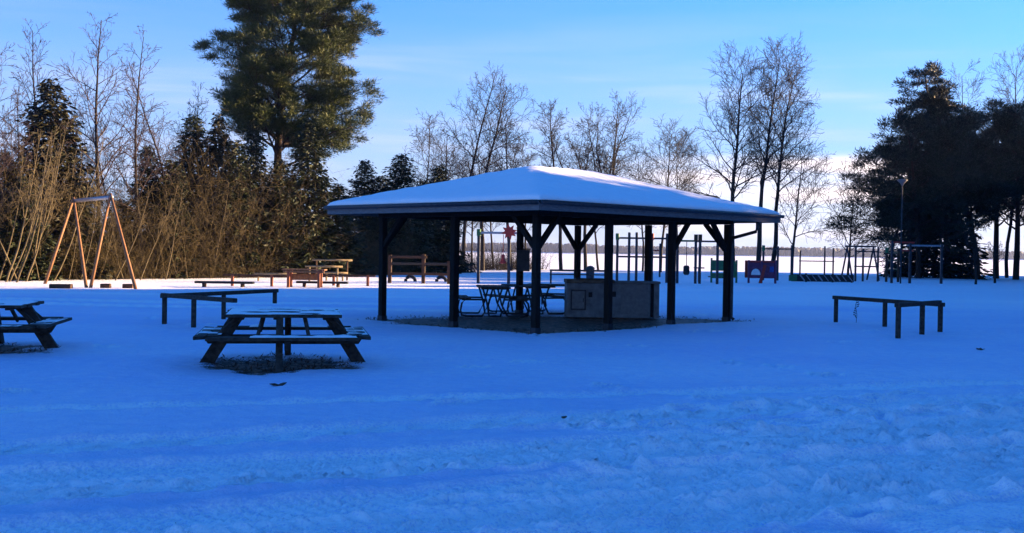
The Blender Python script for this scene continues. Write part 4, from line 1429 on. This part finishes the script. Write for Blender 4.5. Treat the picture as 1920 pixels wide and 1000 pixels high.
MB().beam((cx - 0.12, -0.03, zb - 0.35), (cx + 0.16, -0.03, zt - 0.25), 0.10, 0.17).build('chute', M['red'], t)
MB().beam((cx - hw_, 0.9, (zt + zb) / 2), (cx + hw_, 0.9, (zt + zb) / 2), 0.06, zt - zb).build('side_panel', M['red'], t)
MB().beam((cx + hw_ * 0.55, -0.0, zb + 0.5), (cx + hw_ * 0.85, -0.0, zb + 0.5), 0.05, 0.32).build('panel', M['blue'], t)

frame('high_bar', 'tall dark bar on posts behind the red play car', 'play equipment', [1431, 1458, 1484], 526, [(1428, 1486, 467)], [462, 462, 460], 0.12, ('dark_steel', 'dark_steel'), {0: 'green'})

# long low striped climbing wall
d = P(1540, 529).y
x0, x1 = at(1481, d), at(1601, d)
t = thing('climbing_wall', 'long low black climbing wall with pale slanting battens', 'play equipment', (x0, d, 0))
Lw = x1 - x0
zt = zz(1540, 514, d)
MB().beam((0.1, 0, zt * 0.48), (Lw, 0, zt * 0.48), 0.08, zt * 0.9).build('wall_panel', M['rubber'], t)
for k in range(9):
    x = 0.75 + k * 0.36
    MB().beam((x - 0.14, -0.05, zt * 0.86), (x + 0.14, -0.05, 0.06), 0.03, 0.045 if k % 3 else 0.08).build('batten', M['steel'], t)
MB().beam((-0.05, -0.02, zt * 0.45), (0.42, -0.02, zt * 0.45), 0.12, zt * 0.75).build('end_panel', M['green'], t)
for x in (1.0, 2.6, Lw - 0.1):
    MB().beam((x, 0.05, -0.1), (x, 0.05, zt + 0.02), 0.1, 0.1, (0, 1, 0)).build('post', M['brown_wood'], t)


def small_swing(px0, px1, top, base, label):
    d = P((px0 + px1) / 2, base).y
    x0, x1 = at(px0, d), at(px1, d)
    t = thing('swing_set', label, 'swing set', (x0, d, 0))
    z = zz(px0, top, d)
    for x in (0, x1 - x0):
        for s in (-1, 1):
            MB().tube([(x - s * 0.16, s * 0.8, -0.1), (x + s * 0.02, 0, z)], 0.06, 8).build('leg', M['dark_steel'], t, True)
    MB().tube([(-0.15, 0, z), (x1 - x0 + 0.15, 0, z)], 0.06, 8).build('top_beam', M['dark_steel'], t, True)


small_swing(1588, 1637, 462, 526, 'dark swing frame standing left of the dark pines')
tl, d, c = frame('climbing_ladder', 'post with pale rungs in front of the dark pines', 'play equipment', [1662, 1684], 529, [(1660, 1686, 474, 'pale_wood'), (1660, 1686, 489, 'pale_wood'), (1660, 1686, 505, 'pale_wood')], [466, 466], 0.13, ('brown_wood', 'pale_wood'), {0: 'green'})
frame('swing_set', 'dark frame with a red top bar before the dark pines', 'swing frame', [1672, 1706, 1765], 531, [(1668, 1714, 455, 'red'), (1700, 1768, 461, 'steel'), (1690, 1712, 470, 'red')], [452, 456, 458], 0.14, ('dark_steel', 'steel'))

frame('play_gym', 'row of thin dark play posts with one bar left of the dark pines', 'play equipment', [1604, 1618, 1646], 528, [(1602, 1648, 472), (1602, 1648, 500)], [464, 466, 462], 0.11)
frame('play_gym', 'thin dark posts behind the striped climbing wall', 'play equipment', [1500, 1546, 1562], 520, [(1498, 1564, 490)], [470, 462, 466], 0.10)
frame('play_gym', 'pair of dark posts between the climbing frame and the litter bin', 'play equipment', [1213, 1237], 520, [(1211, 1239, 470, 'red')], [455, 457], 0.11)

# lamp post with a pale conical head
p = P(1688, 531)
t = thing('lamp_post', 'slim dark lamp post with a pale cone shaped head against the pines', 'lamp post', (p.x, p.y, 0))
zl = zz(1688, 346, p.y)
MB().tube([(0, 0, -0.1), (0, 0, 2.5), (0, 0, zl)], 0.05, 8, r1=0.035).build('pole', M['dark_steel'], t, True)
MB().lathe((0, 0, zl), [(0.05, -0.1), (0.09, 0.02), (0.29, 0.22), (0.31, 0.27), (0.06, 0.32)], 14).build('lamp_head', M['fascia'], t, True)

# bench and bin behind the barbecue
d = P(1085, 532).y
x0, x1 = at(1031, d), at(1142, d)
t = thing('park_bench', 'long dark bench behind the concrete barbecue', 'bench', ((x0 + x1) / 2, d, 0))
h = (x1 - x0) / 2
for k in range(2):
    MB().beam((-h, 0.16 * k, 0.45), (h, 0.16 * k, 0.45), 0.14, 0.06).build('plank', M['old_wood'], t)
MB().beam((-h, -0.02, 0.66), (h, -0.02, 0.66), 0.05, 0.09).build('backrest', M['old_wood'], t)
for x in (-h + 0.06, 0, h - 0.1):
    MB().beam((x, 0.06, -0.1), (x, 0.06, 0.70), 0.09, 0.12, (0, 1, 0)).build('leg', M['old_wood'], t)
p = P(1106, 526)
t = thing('litter_bin', 'dark round litter bin beside the long bench', 'litter bin', (p.x, p.y, 0))
MB().lathe((0, 0, 0), [(0.20, 0.0), (0.22, 0.05), (0.24, 0.62), (0.25, 0.66)], 14).build('body', M['dark_steel'], t, True)
MB().lathe((0, 0, 0.66), [(0.25, 0.0), (0.26, 0.05), (0.12, 0.15), (0.03, 0.17)], 14).build('lid', M['dark_steel'], t, True)

# dead grass and crumbs of soil on the bare patches and at the feet of posts
g = np.random.default_rng(12)
C = []
for c, rx, ry, k in ((TABLE1, 0.95, 0.9, 420), (TABLE2, 1.0, 0.85, 260)):
    a, r = g.uniform(0, 6.28, k), np.sqrt(g.uniform(0, 1, k)) * 1.15
    C.append(np.stack([c.x + rx * r * np.cos(a), c.y + ry * r * np.sin(a)], -1))
for k in range(900):
    a, b = g.uniform(-0.5, A2 + 0.5), g.choice([-0.35, B3 + 0.2]) + g.normal(0, 0.25)
    if g.random() < 0.5: a, b = g.choice([-0.35, A2 + 0.3]) + g.normal(0, 0.25), g.uniform(-0.4, B3 + 0.3)
    q = pav(a, b)
    C.append(np.array([[q.x, q.y]]))
C = np.concatenate(C)
hh, _, bb = ground_relief(C[:, 0], C[:, 1])
sel = bb > 0.22
C, hh = C[sel], hh[sel]
m = len(C)
tilt = unit(np.stack([g.normal(0, 0.7, m), g.normal(0, 0.7, m), g.uniform(0.2, 1, m)], -1))
ln = g.uniform(0.015, 0.055, m)
wv = unit(np.cross(tilt, g.normal(0, 1, (m, 3)))) * g.uniform(0.004, 0.012, m)[:, None]
Vr, Qr = rhombi(np.concatenate([C, hh[:, None]], 1) + tilt * ln[:, None] * 0.8, tilt * ln[:, None], wv)
ident(from_arrays('dead_grass', Vr, Qr, M['leaf']), 'short dead grass and crumbs on the bare patches under tables and roof', 'grass', None, 'stuff')

# litter of the snowfield: dead leaves, a weed by the right railing
for px, py, s, lab in ((521, 725, 0.055, 'small dark leaf clump on the snow in front of the near table'), (1056, 785, 0.022, 'tiny dark speck of bark on the open snow'), (1843, 657, 0.06, 'small dark twig lying on the snow right of the corner railing')):
    p = P(px, py)
    g = random.Random(px)
    mb = MB()
    for k in range(5):
        a = g.uniform(0, 6.28)
        q = Vector((g.uniform(-s, s), g.uniform(-s, s), 0.012))
        u_ = Vector((math.cos(a), math.sin(a), g.uniform(-0.1, 0.3))) * s
        w_ = Vector((-math.sin(a), math.cos(a), g.uniform(0, 0.4))) * s * 0.5
        mb.prism([q - u_, q + w_, q + u_, q - w_], (0, 0, 0), (0, 0, 0.008))
    o = mb.build('dead_leaf', M['leaf'])
    o.location = (p.x, p.y, gz(p.x, p.y) - 0.002)
    ident(o, lab, 'leaf')
p = P(1605, 607)
t = thing('weed', 'thin dark dead weed sticking out of the snow under the right railing', 'plant', (p.x, p.y, gz(p.x, p.y)))
st = MB().tube([(0, 0, -0.05), (0.02, 0, 0.2), (-0.02, 0.01, 0.42), (0.03, 0.0, 0.55)], 0.006, 5).build('stem', M['leaf'], t)
g = random.Random(3)
lv = MB()
for k in range(9):
    zq = 0.12 + 0.05 * k
    a = g.uniform(0, 6.28)
    e = Vector((math.cos(a) * 0.07, math.sin(a) * 0.07, 0.03))
    lv.tube([(0, 0, zq), Vector((0, 0, zq)) + e], 0.008, 4, r1=0.014)
lv.build('leaves', M['leaf'], t)

# ------------------------------------------------------------------ winter air over the lake
bx = [(x, y, z) for z in (-4.0, 24.0) for y in (-60.0, 2150.0) for x in (-2700.0, 2700.0)]
air = from_arrays('haze', bx, np.array([[0, 2, 3, 1], [4, 5, 7, 6], [0, 1, 5, 4], [2, 6, 7, 3], [0, 4, 6, 2], [1, 3, 7, 5]]), None)
hm = bpy.data.materials.new('thin_haze')
hm.use_nodes = True
ht_ = hm.node_tree
ht_.nodes.remove(ht_.nodes['Principled BSDF'])
pvn = ht_.nodes.new('ShaderNodeVolumePrincipled')
pvn.inputs['Density'].default_value = 0.00013
pvn.inputs['Color'].default_value = (0.50, 0.60, 1.0, 1)
pvn.inputs['Anisotropy'].default_value = 0.3
ht_.links.new(pvn.outputs[0], ht_.nodes['Material Output'].inputs['Volume'])
air.data.materials.append(hm)
ident(air, kind='stuff')
